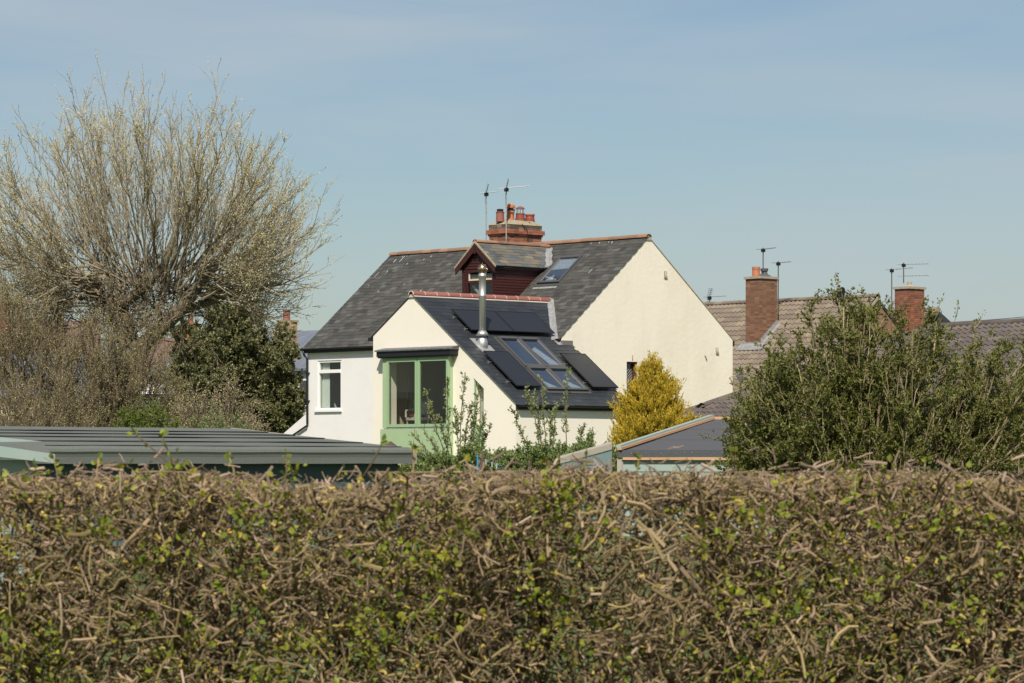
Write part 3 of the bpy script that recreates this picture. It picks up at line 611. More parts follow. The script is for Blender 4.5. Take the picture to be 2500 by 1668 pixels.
# roof windows
def roof_window(name, O, ex, ey, n, w, h, pane_m, parent, blind=None, th=.09):
    O, ex, ey, n = Vector(O), Vector(ex), Vector(ey), Vector(n); f = .075; mb = MB()
    mb.obox(O, ex * f, ey * h, n * th).obox(O + ex * (w - f), ex * f, ey * h, n * th).obox(O + ex * f, ex * (w - 2 * f), ey * (f * 1.5), n * (th + .015)).obox(O + ex * f + ey * (h - f * 1.3), ex * (w - 2 * f), ey * (f * 1.3), n * th)
    wi = hb(mb, name, M_greyframe, parent, B0)
    mb = MB().obox(O + ex * f + ey * f * 1.5, ex * .03, ey * (h - f * 2.8), n * (th * .75)).obox(O + ex * (w - f - .03) + ey * f * 1.5, ex * .03, ey * (h - f * 2.8), n * (th * .75)); hb(mb, 'sash', mat('pale_grey_sash', (.17, .165, .16), .5), wi, B0)
    q = O + ex * (f + .03) + ey * f * 1.5; pw, ph = w - 2 * f - .06, h - f * 2.8
    hb(MB().obox(q + n * .045, ex * pw, ey * ph, n * .006), 'pane', pane_m, wi, B0)
    hb(MB().obox(q + n * .018, ex * pw, ey * ph, n * .004), 'room_shade_sheet', mat('painted_room_shade', (.07, .085, .10), .8), wi, B0)  # flat dark sheet, its colour stands in for the unlit room below
    for (x0, y0, x1, y1) in (blind or []):
        hb(MB().prism([q + n * .028 + ex * pw * a_ + ey * ph * b_ for a_, b_ in ((x0[0], x0[1]), (y0[0], y0[1]), (x1[0], x1[1]), (y1[0], y1[1]))], n * .006), 'blind', M_blind, wi, B0)
    hb(MB().obox(O - ex * .09 - ey * .09 + n * .003, ex * (w + .18), ey * (h + .2), n * .012), 'flashing', mat('dark_flashing', (.07, .07, .068), .6), wi, B0)
    return wi
n1 = Vector((0, -S1, 1)).normalized()
tl = H.on(1367, 631.6, (0, 0, ZR), (0, -S1, 1)); br = H.on(1368, 693, (0, 0, ZR), (0, -S1, 1))
roof_window('roof_window', Vector((-3.44, tl.y, rz_(tl.y))) + n1 * .014, (1, 0, 0), dn1, n1, 1.08, (br - tl).y / dn1.y, M_skyglass, cot, [((0, 0), (1, 0), (1, .44), (0, .47)), ((.12, 1), (.62, 1), (.42, .68), (.42, .68))])
hb(MB().obox(Vector((-3.5, br.y - .12, rz_(br.y - .12))) + n1 * .016, (1.15, 0, 0), dn1 * .1, n1 * .01), 'lead_strip', M_lead, roof, B0)
n2 = Vector((ES, 0, 1)).normalized(); ey2 = Vector((0, 1, 0))
def extp(u, v, off=.0): return Vector((u, v, ext_z(u))) + n2 * off
for (ua, ub_, va, vb2, bl) in ((-.11, 1.22, -6.96, -6.06, None), (-.11, 1.22, -6.05, -5.13, [((.45, .25), (1, .98), (.35, .98), (.1, .35))]), (1.24, 2.26, -6.96, -6.06, [((0, .5), (.8, .98), (.1, .98), (0, .75))]), (1.24, 2.26, -6.05, -5.13, [((.25, .5), (1, .98), (.3, .98), (.1, .6))])):
    L_ = (ub_ - ua) * math.hypot(1, ES)
    roof_window('roof_window', extp(ua, vb2, .012), (0, -1, 0), dn2, n2, vb2 - va, L_, M_skyglass, cot, None if not bl else [tuple((1 - a_, b_) for a_, b_ in bl[0])])
pieces(H, cot, B0, [], 'slate', SLATE_T, BOX_F, 0, 'slate_covering')

# dormer
DU, DZ, DV, DS = -4.72, 9.25, -3.474, .83
du0, du1 = -5.53, -3.885; dze = 8.40
wu0, wu1, wz0, wz1 = -5.27, -3.93, 6.95, 8.27
mb = MB(); wall(mb, [(du0, DV, 6.3), (du1, DV, 6.3), (du1, DV, DZ - DS * (du1 - DU) - .05), (DU, DV, DZ - .05), (du0, DV, DZ - DS * (DU - du0) - .05)], [rect_v(wu0, wu1, wz0, wz1, DV)], 1, (0, .1, 0))
mb.prism([(du1, DV + .1, 6.45), (du1, -1.12, 8.38), (du1, DV + .1, 8.45)], (-.1, 0, 0)); mb.prism([(du0, DV + .1, 6.45), (du0, -1.12, 8.38), (du0, DV + .1, 8.45)], (.1, 0, 0))
dor = hb(mb, 'dormer', M_maroon, cot, B0)
bh = .095
for k in range(22):
    z = 6.42 + k * bh; va, vb2 = DV - .02, min((z + bh - ZR) / S1 + .02, -1.0)
    if z + bh > 8.5 or vb2 < va + .05: continue
    hb(MB().prism([(du1 + .001, va, z), (du1 + .024, va, z + .004), (du1 + .010, va, z + bh - .008), (du1 + .001, va, z + bh - .008)], (0, vb2 - va, 0)), 'board', M_maroon, dor, B0)
for k in range(30):
    z = 6.42 + k * bh
    segs = [(du0 + .09, wu0 - .06), (wu1 + .02, du1 - .001)] if z < wz1 - .03 else [(max(du0, DU - (DZ - z - bh) / DS) + .02, min(du1, DU + (DZ - z - bh) / DS) - .02)]
    for a_, b_ in segs:
        if b_ - a_ > .02: hb(MB().prism([(a_, DV - .001, z), (a_, DV - .024, z + .004), (a_, DV - .010, z + bh - .008), (a_, DV - .001, z + bh - .008)], (b_ - a_, 0, 0)), 'board', M_maroon, dor, B0)
# barge boards and soffit
for sgn in (-1, 1):
    e = .985; mb = MB().prism([(DU, DV - .16, DZ - .07), (DU + sgn * e, DV - .16, DZ - .07 - DS * e), (DU + sgn * e, DV - .16, DZ - .29 - DS * e), (DU + sgn * (e - .12), DV - .16, DZ - .29 - DS * (e - .12)), (DU, DV - .16, DZ - .31)], (0, .035, 0)); hb(mb, 'barge_board', M_maroon, dor, B0)
hb(MB().box((DU - .05, DV - .175, DZ - .42), (DU + .05, DV - .161, DZ - .10)), 'finial_board', M_maroon, dor, B0)
mb = MB().box((du1 + .03, DV - .1, 8.27), (du1 + .10, -1.25, 8.42)); hb(mb, 'fascia', M_maroon, dor, B0)
mb = MB()
for sgn in (-1, 1):
    e = 1.02; vbk0, vbk1 = (DZ - ZR) / S1 + .1, (DZ - DS * e - ZR) / S1 + .1
    P = [(DU, DV - .14, DZ - .02), (DU + sgn * e, DV - .14, DZ - .02 - DS * e), (DU + sgn * e, vbk1, DZ - .02 - DS * e), (DU, vbk0, DZ - .02)]
    mb.prism(P, (0, 0, -.06))
droof = hb(mb, 'dormer_roof', M_deck, cot, B0)
def keep_d(c, w): return c.z > rz_(c.y) - .02
dn3 = Vector((1, 0, -DS)).normalized()
cands += slope_cands(droof, M_slate_lichen, (DU, DV - .14, DZ), (0, 1, 0), dn3, 3.4, 1.02 * math.hypot(1, DS), .36, .165, keep_d, th=.012, jit=.005)
dn3b = Vector((-1, 0, -DS)).normalized()
cands += slope_cands(droof, M_slate_lichen, (DU, DV - .14, DZ), (0, 1, 0), dn3b, 3.4, 1.02 * math.hypot(1, DS), .36, .165, keep_d, th=.012, jit=.005)
ridge_tiles(droof, B0, (DU, DV - .16, DZ - .02), (DU, -.12, DZ - .035), 7, .12, M_terra, flat=.75)
for sgn in (-1, 1):   # mortar verge edge of the dormer roof
    e = 1.03; hb(MB().prism([(DU, DV - .165, DZ - .06), (DU + sgn * e, DV - .165, DZ - .06 - DS * e), (DU + sgn * e, DV - .165, DZ - DS * e + .01), (DU, DV - .165, DZ + .03)], (0, .03, 0)), 'verge', M_oldmortar, droof, B0)
# lead on the dormer's right valley
mb = MB(); n_ = 9
for k in range(n_ + 1):
    f = k / n_; u = DU + .18 + .84 * f; z = DZ - DS * (u - DU); v = (z - ZR) / S1; w = .03 * math.sin(k * 1.9)
    mb.v += [(u + .0, v - .13 + w, z + .025), (u + .02, v, z + .04), (u + .14, v + .05 + w, ZR + S1 * (v + .05) + .05)]
for k in range(n_): a_ = k * 3; mb.f += [(a_, a_ + 1, a_ + 4, a_ + 3), (a_ + 1, a_ + 2, a_ + 5, a_ + 4)]
ov = mb.v[:]; no = len(ov); mb.v += [(x, y, z - .02) for x, y, z in ov]; mb.f += [tuple(i + no for i in reversed(f)) for f in mb.f[:]]
hb(mb, 'lead_valley', M_lead, droof, B0)
# dormer window
wi = hb(frame_v(MB(), wu0, wu1, wz0, wz1, DV - .03, DV + .05, .07), 'dormer_window', M_maroon, dor, B0)
wi.parent = cot
hb(MB().box((wu0 + .07, DV - .03, 7.83), (wu1 - .07, DV + .04, 7.92)), 'transom', M_maroon, wi, B0)
hb(MB().box((wu0 + .075, DV, 7.925), (wu1 - .075, DV + .045, 7.975)).box((wu0 + .075, DV, 7.975), (wu0 + .12, DV + .045, wz1 - .075)), 'vent_sash', M_cream, wi, B0)
hb(MB().box((wu0 + .13, DV + .02, 7.97), (wu1 - .13, DV + .025, wz1 - .12)), 'pane', M_glassd, wi, B0)
hb(MB().box((wu0 + .07, DV + .02, wz0 + .07), (wu1 - .07, DV + .025, 7.83)), 'pane', M_glassd, wi, B0)
hb(MB().box((wu0 + .1, DV + .10, 7.86), (wu1 - .1, DV + .12, 8.10)), 'blind', mat('buff_blind', (.52, .38, .22), .9), wi, B0)
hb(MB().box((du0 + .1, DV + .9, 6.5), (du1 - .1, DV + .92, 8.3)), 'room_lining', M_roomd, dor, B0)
hb(MB().prism([(wu0 + .12, DV + .1, 7.75), (wu0 + .24, DV + .1, 7.78), (wu1 - .2, DV + .1, 6.95), (wu1 - .34, DV + .1, 6.95)], (0, .02, 0)), 'blind_edge', M_cream, wi, B0)
# main chimney
CU0, CU1, CV = -7.0, -6.05, .83
chm = hb(MB().box((CU0 + .012, -CV + .012, 8.2), (CU1 - .012, CV - .012, 9.66)).box((CU0 - .02, -CV - .02, 9.664), (CU1 + .02, CV + .02, 9.73)).box((CU0 - .075, -CV - .075, 9.734), (CU1 + .075, CV + .075, 9.882)).box((CU0 + .0, -CV + .0, 9.886), (CU1 - .0, CV - .0, 10.06)), 'chimney', M_mortar, cot, B0)
bv, bh_ = [], []
brick_ring(chm, M_brickA, CU0, CU1, -CV, CV, 9.135, 9.66, bv, bh_)
brick_ring(chm, M_brickA, CU0 - .032, CU1 + .032, -CV - .032, CV + .032, 9.66, 9.735, bv, bh_)
brick_ring(chm, M_brickRed, CU0 - .085, CU1 + .085, -CV - .085, CV + .085, 9.735, 9.885, bv, bh_)
brick_ring(chm, M_brickDark, CU0 - .01, CU1 + .01, -CV - .01, CV + .01, 9.885, 10.06, bv, bh_)
pieces(H, chm, B0, bv, 'brick', BRICK_T, BOX_F, 300, 'brick_rest'); pieces(H, chm, B0, bh_, 'brick', BRICK_T, BOX_F, 0, 'brick_rear')
mb = MB(); a_ = [(CU0 - .02, -CV - .02), (CU1 + .02, -CV - .02), (CU1 + .02, CV + .02), (CU0 - .02, CV + .02)]; b_ = [(CU0 + .2, -CV + .25), (CU1 - .2, -CV + .25), (CU1 - .2, CV - .25), (CU0 + .2, CV - .25)]
mb.add([(x, y, 10.062) for x, y in a_] + [(x, y, 10.23) for x, y in b_], [(3, 2, 1, 0), (4, 5, 6, 7), (0, 1, 5, 4), (1, 2, 6, 5), (2, 3, 7, 6), (3, 0, 4, 7)]); hb(mb, 'flaunching', M_flaunch, chm, B0)
CM = (CU0 + CU1) / 2
def pot(px, prof, m, top=None):
    v = H.pu(px, 530, CM).y; o = hb(MB().lathe((CM, v, 10.17), prof, 18), 'chimney_pot', m, chm, B0, False); return v
v = pot(1221, [(.15, 0), (.14, .30), (.155, .31), (.155, .34), (.12, .345)], M_potC); hb(MB().lathe((CM, v, 10.51), [(.10, 0), (.115, .01), (.12, .09), (.10, .10)], 14), 'pot_cap', M_black, chm, B0)
v = pot(1246, [(.145, 0), (.135, .33), (.16, .34), (.16, .40), (.12, .405)], M_potA); hb(MB().lathe((CM, v, 10.57), [(.15, 0), (.16, .02), (.16, .06), (.10, .07), (.10, .11)], 14), 'pot_band', M_black, chm, B0)
hb(MB().lathe((CM, v, 10.67), [(.17, 0), (.175, .02), (.165, .09), (.11, .14), (.05, .16)], 14), 'pot_hood', M_potA, chm, B0)
v = pot(1270, [(.185, -.05), (.18, .12), (.175, .125), (.18, .15), (.172, .16), (.172, .185), (.16, .19), (.155, .29), (.165, .30), (.165, .34), (.13, .345)], M_potB)
for k in range(8):
    a = k * math.pi / 4; hb(MB().tube([(CM + .12 * math.cos(a), v + .12 * math.sin(a), 10.51), (CM + .12 * math.cos(a), v + .12 * math.sin(a), 10.67)], .009, 4), 'cowl_bar', M_black, chm, B0)
hb(MB().lathe((CM, v, 10.665), [(.17, 0), (.165, .015), (.12, .06), (.05, .09), (.02, .095)], 16), 'cowl_cap', M_potB, chm, B0)
v = pot(1293.5, [(.185, -.06), (.18, .10), (.172, .105), (.178, .13), (.168, .14), (.165, .20), (.15, .26), (.17, .27), (.175, .31), (.13, .315)], M_potB)
hb(MB().lathe((CM, v, 10.47), [(.165, 0), (.175, .01), (.175, .04), (.13, .045)], 14), 'pot_rim', M_potA, chm, B0)
hb(MB().tube([(CU1 + .02, -.15, 10.1), (CU1 + .04, -.05, 9.95), (CU1 + .1, .03, 9.86), (CU1 + .1, .05, 9.74), (CU1 + .05, .1, 9.5)], .012, 5), 'cable', M_black, chm, B0)
pieces(H, cot, B0, cands, 'slate', SLATE_T, BOX_F, 300, 'slate_covering')

# ------------------------------------------------------------------ solar panels
def solar(u0, u1, v0, v1, label):
    off = .13; base = (u0, v0, ext_z(u0)); t = H.thing('solar_panel', base, label, 'solar panel', 'black solar panels on the extension roof')
    L_ = (u1 - u0) * math.hypot(1, ES); O = extp(u0, v0, off)
    fw_ = .03; w = v1 - v0; mb = MB().obox(O, dn2 * L_, ey2 * fw_, n2 * .04).obox(O + ey2 * (w - fw_), dn2 * L_, ey2 * fw_, n2 * .04).obox(O + ey2 * fw_, dn2 * fw_, ey2 * (w - 2 * fw_), n2 * .04).obox(O + ey2 * fw_ + dn2 * (L_ - fw_), dn2 * fw_, ey2 * (w - 2 * fw_), n2 * .04)
    hb(mb, 'frame', M_pvf, t, base)
    hb(MB().obox(O + ey2 * fw_ + dn2 * fw_ + n2 * .012, dn2 * (L_ - 2 * fw_), ey2 * (w - 2 * fw_), n2 * .022), 'cell_sheet', M_pv, t, base)
    for f in (.22, .78):
        q = extp(u0 + (u1 - u0) * f, v0 - .06, 0)
        hb(MB().obox(q + n2 * (off - .06), ey2 * (w + .1), dn2 * .04, n2 * .055), 'rail', M_black, t, base)
        hb(MB().obox(q - dn2 * .02 + n2 * .012, ey2 * .09, dn2 * .09, n2 * (off - .075)), 'bracket', M_alu, t, base)
    return t
solar(-1.256, -.295, -7.95, -6.065, 'left one of the two wide black solar panels below the ridge tiles')
solar(-1.256, -.295, -6.045, -4.22, 'right one of the two wide black solar panels below the ridge tiles')
solar(.672, 2.225, -8.335, -7.25, 'black solar panel left of the four roof windows')
solar(.655, 2.2, -4.923, -3.76, 'black solar panel right of the roof windows beside the cream gable')

# ------------------------------------------------------------------ television aerials
def aerial(fr, base, top_z, boom_dir, boom_len, label, grid=True, rods=9, m=None, boom_dz=0.06, rod_len=.25, lower=None, poleR=.022, back=.25):
    m = m or M_galv; t = fr.thing('aerial', base, label, 'aerial', 'television aerials'); b = Vector(base); h = top_z - b.z
    MB().tube([(0, 0, 0), (0, 0, h)], poleR, 7).build('mast', m, t)
    d = Vector(boom_dir).normalized(); s = Vector((-d.y, d.x, 0)); up = Vector((0, 0, 1))
    for zz in ([h - .06] + ([lower] if lower else [])):
        o = Vector((0, 0, zz)); MB().tube([o - d * back, o + d * boom_len + up * boom_dz], .013, 6).build('boom', M_alu, t)
        for k in range(rods):
            f = (k + .5) / rods; q = o + d * boom_len * f + up * boom_dz * f; MB().tube([q - s * rod_len * .28, q + s * rod_len * .28], .010, 4).build('rod', M_alu, t)
        if grid:
            for sg in (1, -1):
                q0 = o - d * .02; q1 = o + d * .04 * sg + d * .02 + up * sg * .33
                MB().tube([q0 + d * .02, q1 + d * .03], .014, 5).build('reflector_arm', M_alu, t)
                for k in range(5):
                    f = .12 + k * .21; q = q0 + (q1 - q0) * f; MB().tube([q - s * .27, q + s * .27], .010, 4).build('reflector_rod', M_alu, t)
    MB().box((-.05, -.06, h - .16), (.07, .05, h - .04)).build('clamp', M_black, t)
    return t
pL = H.pu(1187, 586, -7.08); pR = H.pv(1236, 590, -CV - .14)
aerial(H, (-7.08, pL.y, 9.36), H.pu(1186, 468, -7.08).z, (.75, .65, 0), .42, 'left short aerial on a banded mast beside the brick chimney')
aerial(H, (pR.x, -CV - .14, 9.25), H.pv(1233, 457, -CV - .14).z, (.72, .69, 0), .80, 'right long-boomed aerial on a banded mast in front of the brick chimney', rods=5, boom_dz=.09)
for t_, zz in ((0, 0),): pass

# satellite dish on the gable's right end
def dish(fr, p, aim, r, label, m_, arm_to):
    t = fr.thing('satellite_dish', p, label, 'satellite dish', 'satellite dishes'); aim = Vector(aim).normalized(); s = aim.cross(Vector((0, 0, 1))).normalized(); u = s.cross(aim)
    V = []; K, Rn = 16, 4
    for e in (0, .02):
        for j in range(Rn + 1):
            for k in range(K):
                a = 2 * math.pi * k / K; rr = r * j / Rn; V.append(aim * (.35 * rr * rr / r - e) + s * rr * math.cos(a) + u * rr * 1.08 * math.sin(a))
    Fc = []
    for e in (0, 1):
        o = e * (Rn + 1) * K
        for j in range(Rn):
            for k in range(K): q = (o + j * K + k, o + j * K + (k + 1) % K, o + (j + 1) * K + (k + 1) % K, o + (j + 1) * K + k); Fc.append(q if e == 0 else q[::-1])
    MB().add(V, Fc).build('reflector', m_, t, True)
    MB().tube([aim * 0 - u * r * .95, aim * r * 1.3 - u * r * .5], .012, 5).build('feed_arm', M_black, t)
    MB().tube([aim * r * 1.25 - u * r * .5, aim * r * 1.55 - u * r * .3], .03, 6).build('receiver', M_black, t)
    MB().tube([-aim * .02, Vector(arm_to)], .02, 6).build('bracket', M_galv, t); return t
dp_ = H.pu(1786, 915, .3)
dish(H, (.28, 4.12, dp_.z), (.5, 1.0, .35), .30, 'grey satellite dish on the right edge of the cream gable', mat('dish_grey', (.22, .22, .23), .6), (-.3, -.1, -.1))

# ------------------------------------------------------------------ neighbouring houses
M_tileA = mat('brown_concrete_tile', (0.2, 0.16, 0.12), 0.9, var=.16, cols=[(.17, .135, .10), (.20, .16, .12), (.15, .12, .095), (.22, .18, .13)], nscale=5, ncol=(.26, .22, .14), nlo=.55, nhi=.85, bump=.006, bscale=30)
M_tileB = mat('dark_concrete_tile', (0.12, 0.1, 0.09), 0.85, var=.18, cols=[(.095, .08, .07), (.12, .095, .08), (.085, .075, .07), (.11, .09, .08)], nscale=6, ncol=(.16, .13, .10), nlo=.6, nhi=.85, bump=.005, bscale=30)
M_wallbr = mat('brick_wall', (0.26, 0.14, 0.09), 0.95, nscale=9, ncol=(.2, .11, .075))
M_conc = mat('concrete_cap', (0.36, 0.31, 0.24), 0.95, nscale=8, ncol=(.25, .22, .16), nlo=.45, nhi=.7)
def tile_slope(par, m, p0, eave, down, L_, SL, keep=lambda c, w: True, w=.42, g=.30):
    return slope_cands(par, m, p0, eave, down, L_, SL, w, g, keep, th=.06, jit=.004, over=1.12, half=False)
def stack(fr, house, base, mtl, u0, u1, v0, v1, zb, zt, cap=.05, zvis=None):
    c = hb(MB().box((u0 + .012, v0 + .012, zb), (u1 - .012, v1 - .012, zt)), 'chimney', M_oldmortar, house, base)
    a, b = [], []; z0 = zt - math.floor((zt - (zvis or zb)) / .075) * .075; brick_ring(c, mtl, u0, u1, v0, v1, z0, zt, a, b)
    pieces(fr, c, base, a, 'brick', BRICK_T, BOX_F, 300, 'brick_rest'); pieces(fr, c, base, b, 'brick', BRICK_T, BOX_F, 0, 'brick_rear')
    hb(MB().box((u0 - cap, v0 - cap, zt + .002), (u1 + cap, v1 + cap, zt + .09)), 'cap', M_conc, c, base); return c
# house with the big brown chimney, same alignment as the cottage
P2 = at(1900, 736, 119); N2 = Frame((P2.x, P2.y, HB), RZ); NB = (0, 0, HB); S2 = .80
zR2 = P2.z; uR = N2.pv(2143, 718, 0).x; uL = -9.5; eV = -5.2
h2 = N2.thing('neighbour_house', NB, 'house with brown tiled roof behind the cream gable and large brown chimney', 'house', 'neighbouring houses')
mb = MB(); mb.box((uL, eV + .3, HB - .3), (uR - .05, -eV - .3, zR2 + S2 * eV)); hb(mb, 'wall', M_wallbr, h2, NB)
hb(MB().prism([(uR - .04, eV + .3, zR2 + S2 * eV), (uR - .04, -eV - .3, zR2 + S2 * eV), (uR - .04, 0, zR2 - .15)], (-.25, 0, 0)), 'gable', M_wallbr, h2, NB)
r2 = hb(MB().prism([(uL, eV, zR2 + S2 * eV - .03), (uL, 0, zR2 - .03), (uL, -eV, zR2 + S2 * eV - .03), (uL, -eV, zR2 + S2 * eV - .15), (uL, 0, zR2 - .17), (uL, eV, zR2 + S2 * eV - .15)], (uR - uL, 0, 0)), 'roof', M_deck, h2, NB)
dnS2 = Vector((0, -1, -S2)).normalized()
cc = N2.on(1857, 843, (0, 0, zR2), (0, -S2, 1)); cu1_, cv0_ = cc.x, cc.y
cu0_ = N2.pv(1820, 800, cv0_).x; cv1_ = N2.pu(1898, 760, cu1_).y
tcs = tile_slope(r2, M_tileA, (uL, 0, zR2), (1, 0, 0), dnS2, uR - uL, abs(eV) * math.hypot(1, S2), lambda c, w: not (cu0_ + .1 < c.x < cu1_ - .1 and cv0_ + .1 < c.y < cv1_))
pieces(N2, h2, NB, tcs, 'roof_tile', TILE_T, TILE_F, 300, 'tile_covering')
ridge_tiles(r2, NB, (uL, 0, zR2 + .0), (uR + .02, 0, zR2 + .0), 34, .13, M_tileA, flat=.8)
hb(MB().prism([(uR + .001, eV, zR2 + S2 * eV - .12), (uR + .001, 0, zR2 - .12), (uR + .001, 0, zR2 + .0), (uR + .001, eV, zR2 + S2 * eV + .0)], (.03, 0, 0)), 'verge', M_conc, r2, NB)
zt2 = N2.pv(1857, 680, cv0_).z
stk = stack(N2, h2, NB, M_brickB, cu0_, cu1_, cv0_, cv1_, cc.z - 1.0, zt2, zvis=cc.z - .6)
hb(MB().lathe(((cu0_ + cu1_) / 2 - .05, cv0_ + .22, zt2 + .09), [(.15, 0), (.14, .26), (.15, .265), (.15, .36), (.1, .365)], 14), 'chimney_pot', M_potA, stk, NB)
hb(MB().lathe(((cu0_ + cu1_) / 2 + .0, cv1_ - .3, zt2 + .09), [(.3, 0), (.12, .12), (.10, .2), (.14, .22), (.15, .31), (.1, .32)], 12), 'chimney_pot', mat('grey_pot', (.08, .08, .085), .7), stk, NB)
# stepped lead flashing
mb = MB(); n_ = 9
mb.prism([(cu0_ - .1, cv0_ - .001, cc.z - .02), (cu1_ + .12, cv0_ - .001, cc.z - .02), (cu1_ + .12, cv0_ - .001, cc.z + .12), (cu0_ - .1, cv0_ - .001, cc.z + .12)], (0, -.03, 0))
mb.prism([(cu0_ - .2, cv0_ - .03, cc.z + .06), (cu1_ + .3, cv0_ - .03, cc.z + .06), (cu1_ + .3, cv0_ - .33, cc.z - .18), (cu0_ - .2, cv0_ - .33, cc.z - .18)], (0, 0, .02))
for k in range(n_):
    va = cv0_ + (cv1_ - cv0_) * k / n_; vb2 = cv0_ + (cv1_ - cv0_) * (k + 1) / n_; zz = zR2 + S2 * va
    mb.prism([(cu1_ + .001, va, zz - .05), (cu1_ + .001, vb2, zz + S2 * (vb2 - va) - .05), (cu1_ + .001, vb2, zz + .30), (cu1_ + .001, va, zz + .26)], (.02, 0, 0))
mb.prism([(cu1_ + .02, cv0_ - .1, zR2 + S2 * (cv0_ - .1) + .06), (cu1_ + .02, cv1_, zR2 + S2 * cv1_ + .06), (cu1_ + .22, cv1_, zR2 + S2 * cv1_ + .06), (cu1_ + .22, cv0_ - .1, zR2 + S2 * (cv0_ - .1) + .06)], (0, 0, .012))
hb(mb, 'lead_flashing', M_lead, stk, NB)
q = N2.pv(1863, 605, (cv0_ + cv1_) / 2); aerial(N2, (q.x, (cv0_ + cv1_) / 2, zt2 + .3), q.z, (.9, .4, 0), .5, 'aerial on the pole rising from the brown chimney top', grid=False, m=M_rust, rods=6, rod_len=.5, boom_dz=.05)
q = N2.pv(1898, 638, cv1_ + .06); q0 = N2.pv(1898, 745, cv1_ + .06); aerial(N2, (q0.x + .04, cv1_ + .06, q0.z - .3), q.z, (.9, .4, 0), .5, 'aerial on the pole strapped to the right side of the brown chimney', grid=False, m=M_rust, rods=6, rod_len=.5, boom_dz=.03)
q = N2.pv(1732, 731, 2.5); aerial(N2, (q.x, 2.5, zR2 - 2.2), q.z + .15, (.9, .4, 0), .7, 'small far aerial peeping above the brown tiled ridge', m=M_alu, rods=4, boom_dz=.03)
q = N2.pv(2056, 722, -.35); dish(N2, (q.x, -.35, q.z), (-.25, -.9, .3), .28, 'black satellite dish at the ridge of the brown tiled roof', M_black, (.05, .15, -.45))
# house at far right with the orange brick chimney
P4 = at(2290, 757, 124); N4 = Frame((P4.x, P4.y, HB), RZ); B4 = (0, 0, HB)
h4 = N4.thing('neighbour_house', B4, 'house with pale hipped roof and red brick chimney at far right', 'house', 'neighbouring houses')
z4 = P4.z; w4 = 4.6; l4 = 7.0
hb(MB().box((-l4 + .3, -w4 + .3, HB - .3), (.6, w4 - .3, z4 - .7 * w4)), 'wall', M_wallbr, h4, B4)
hip = [(-l4, -w4, z4 - .75 * w4), (1.2, -w4, z4 - .75 * w4), (1.2, w4, z4 - .75 * w4), (-l4, w4, z4 - .75 * w4), (-l4, 0, z4), (0, 0, z4)]
r4 = hb(MB().add(hip, [(0, 1, 5, 4), (1, 2, 5), (2, 3, 4, 5), (3, 0, 4), (3, 2, 1, 0)]), 'roof', M_deck, h4, B4)
dn4 = Vector((0, -1, -.75)).normalized()
def keep4(c, w): return c.x < 1.2 * (-c.y / w4) + .1 and c.x + w4 * 0 > -l4
tcs = tile_slope(r4, M_tileA, (-l4, 0, z4 + .03), (1, 0, 0), dn4, l4 + 1.2, w4 * 1.25, keep4); pieces(N4, h4, B4, tcs, 'roof_tile', TILE_T, TILE_F, 120, 'tile_covering')
ridge_tiles(r4, B4, (-l4, 0, z4), (0, 0, z4), 16, .12, M_tileA); ridge_tiles(r4, B4, (0, 0, z4), (1.2, -w4, z4 - .75 * w4), 12, .12, M_tileA)
v4 = -2.2; a = N4.pv(2184, 800, v4); u4 = N4.pv(2219, 800, v4).x; vv4 = N4.pu(2257, 780, u4).y; zt4 = N4.pv(2219, 705, v4).z
st4 = stack(N4, h4, B4, M_brickC, a.x, u4, v4, vv4, z4 - .75 * 2.4 - .8, zt4, zvis=z4 - 2.2)
hb(MB().lathe(((a.x + u4) / 2, (v4 + vv4) / 2, zt4 + .09), [(.3, 0), (.16, .07), (.10, .09), (.09, .2)], 10), 'chimney_pot', M_conc, st4, B4)
q = N4.pv(2177, 655, v4 - .05); q0 = N4.pv(2177, 760, v4 - .05); aerial(N4, (q0.x, v4 - .05, q0.z - .5), q.z, (.9, .42, 0), .85, 'tall aerial on the left of the red brick chimney', grid=False, m=M_rust, rods=7, rod_len=.5, boom_dz=.06)
q = N4.pv(2206, 645, (v4 + vv4) / 2); aerial(N4, (q.x, (v4 + vv4) / 2, zt4 + .25), q.z + .05, (.9, .42, 0), 1.0, 'double-boomed aerial standing on top of the red brick chimney', grid=False, m=M_rust, rods=7, rod_len=.5, boom_dz=.0, lower=(q.z - zt4 - .25) * .38)
# hipped bungalow roof in front of them
A3 = at(2274, 800, 96); rz3 = math.atan2(-.84, .5426); N3 = Frame((A3.x, A3.y, 1.5), rz3); B3 = (0, 0, 1.5)
h3 = N3.thing('bungalow', B3, 'bungalow with dark brown hipped tiled roof behind the big green bush', 'bungalow', 'neighbouring houses')
z3 = A3.z; w3 = 5.7; p3 = .48; l3 = 9.0; ze = z3 - p3 * w3
hb(MB().box((-w3 + .4, -w3 + .4, 1.2), (l3 + 4, w3 - .4, ze + .05)), 'wall', M_wallbr, h3, B3)
hip = [(-w3, -w3, ze - .04), (l3 + 4, -w3, ze - .04), (l3 + 4, w3, ze - .04), (-w3, w3, ze - .04), (0, 0, z3 - .04), (l3 + 4, 0, z3 - .04)]
r3 = hb(MB().add(hip, [(0, 1, 5, 4), (1, 2, 5), (2, 3, 4, 5), (3, 0, 4), (3, 2, 1, 0)]), 'roof', M_deck, h3, B3)
dnA = Vector((0, -1, -p3)).normalized(); dnB = Vector((-1, 0, -p3)).normalized(); SL3 = w3 * math.hypot(1, p3)
tcs = tile_slope(r3, M_tileB, (-w3, 0, z3), (1, 0, 0), dnA, l3 + 3 + w3, SL3, lambda c, w: c.x > c.y + .15, w=.56, g=.33)
tcs += tile_slope(r3, M_tileB, (0, -w3, z3), (0, 1, 0), dnB, 2 * w3, SL3, lambda c, w: abs(c.y) < -c.x - .05, w=.56, g=.33)
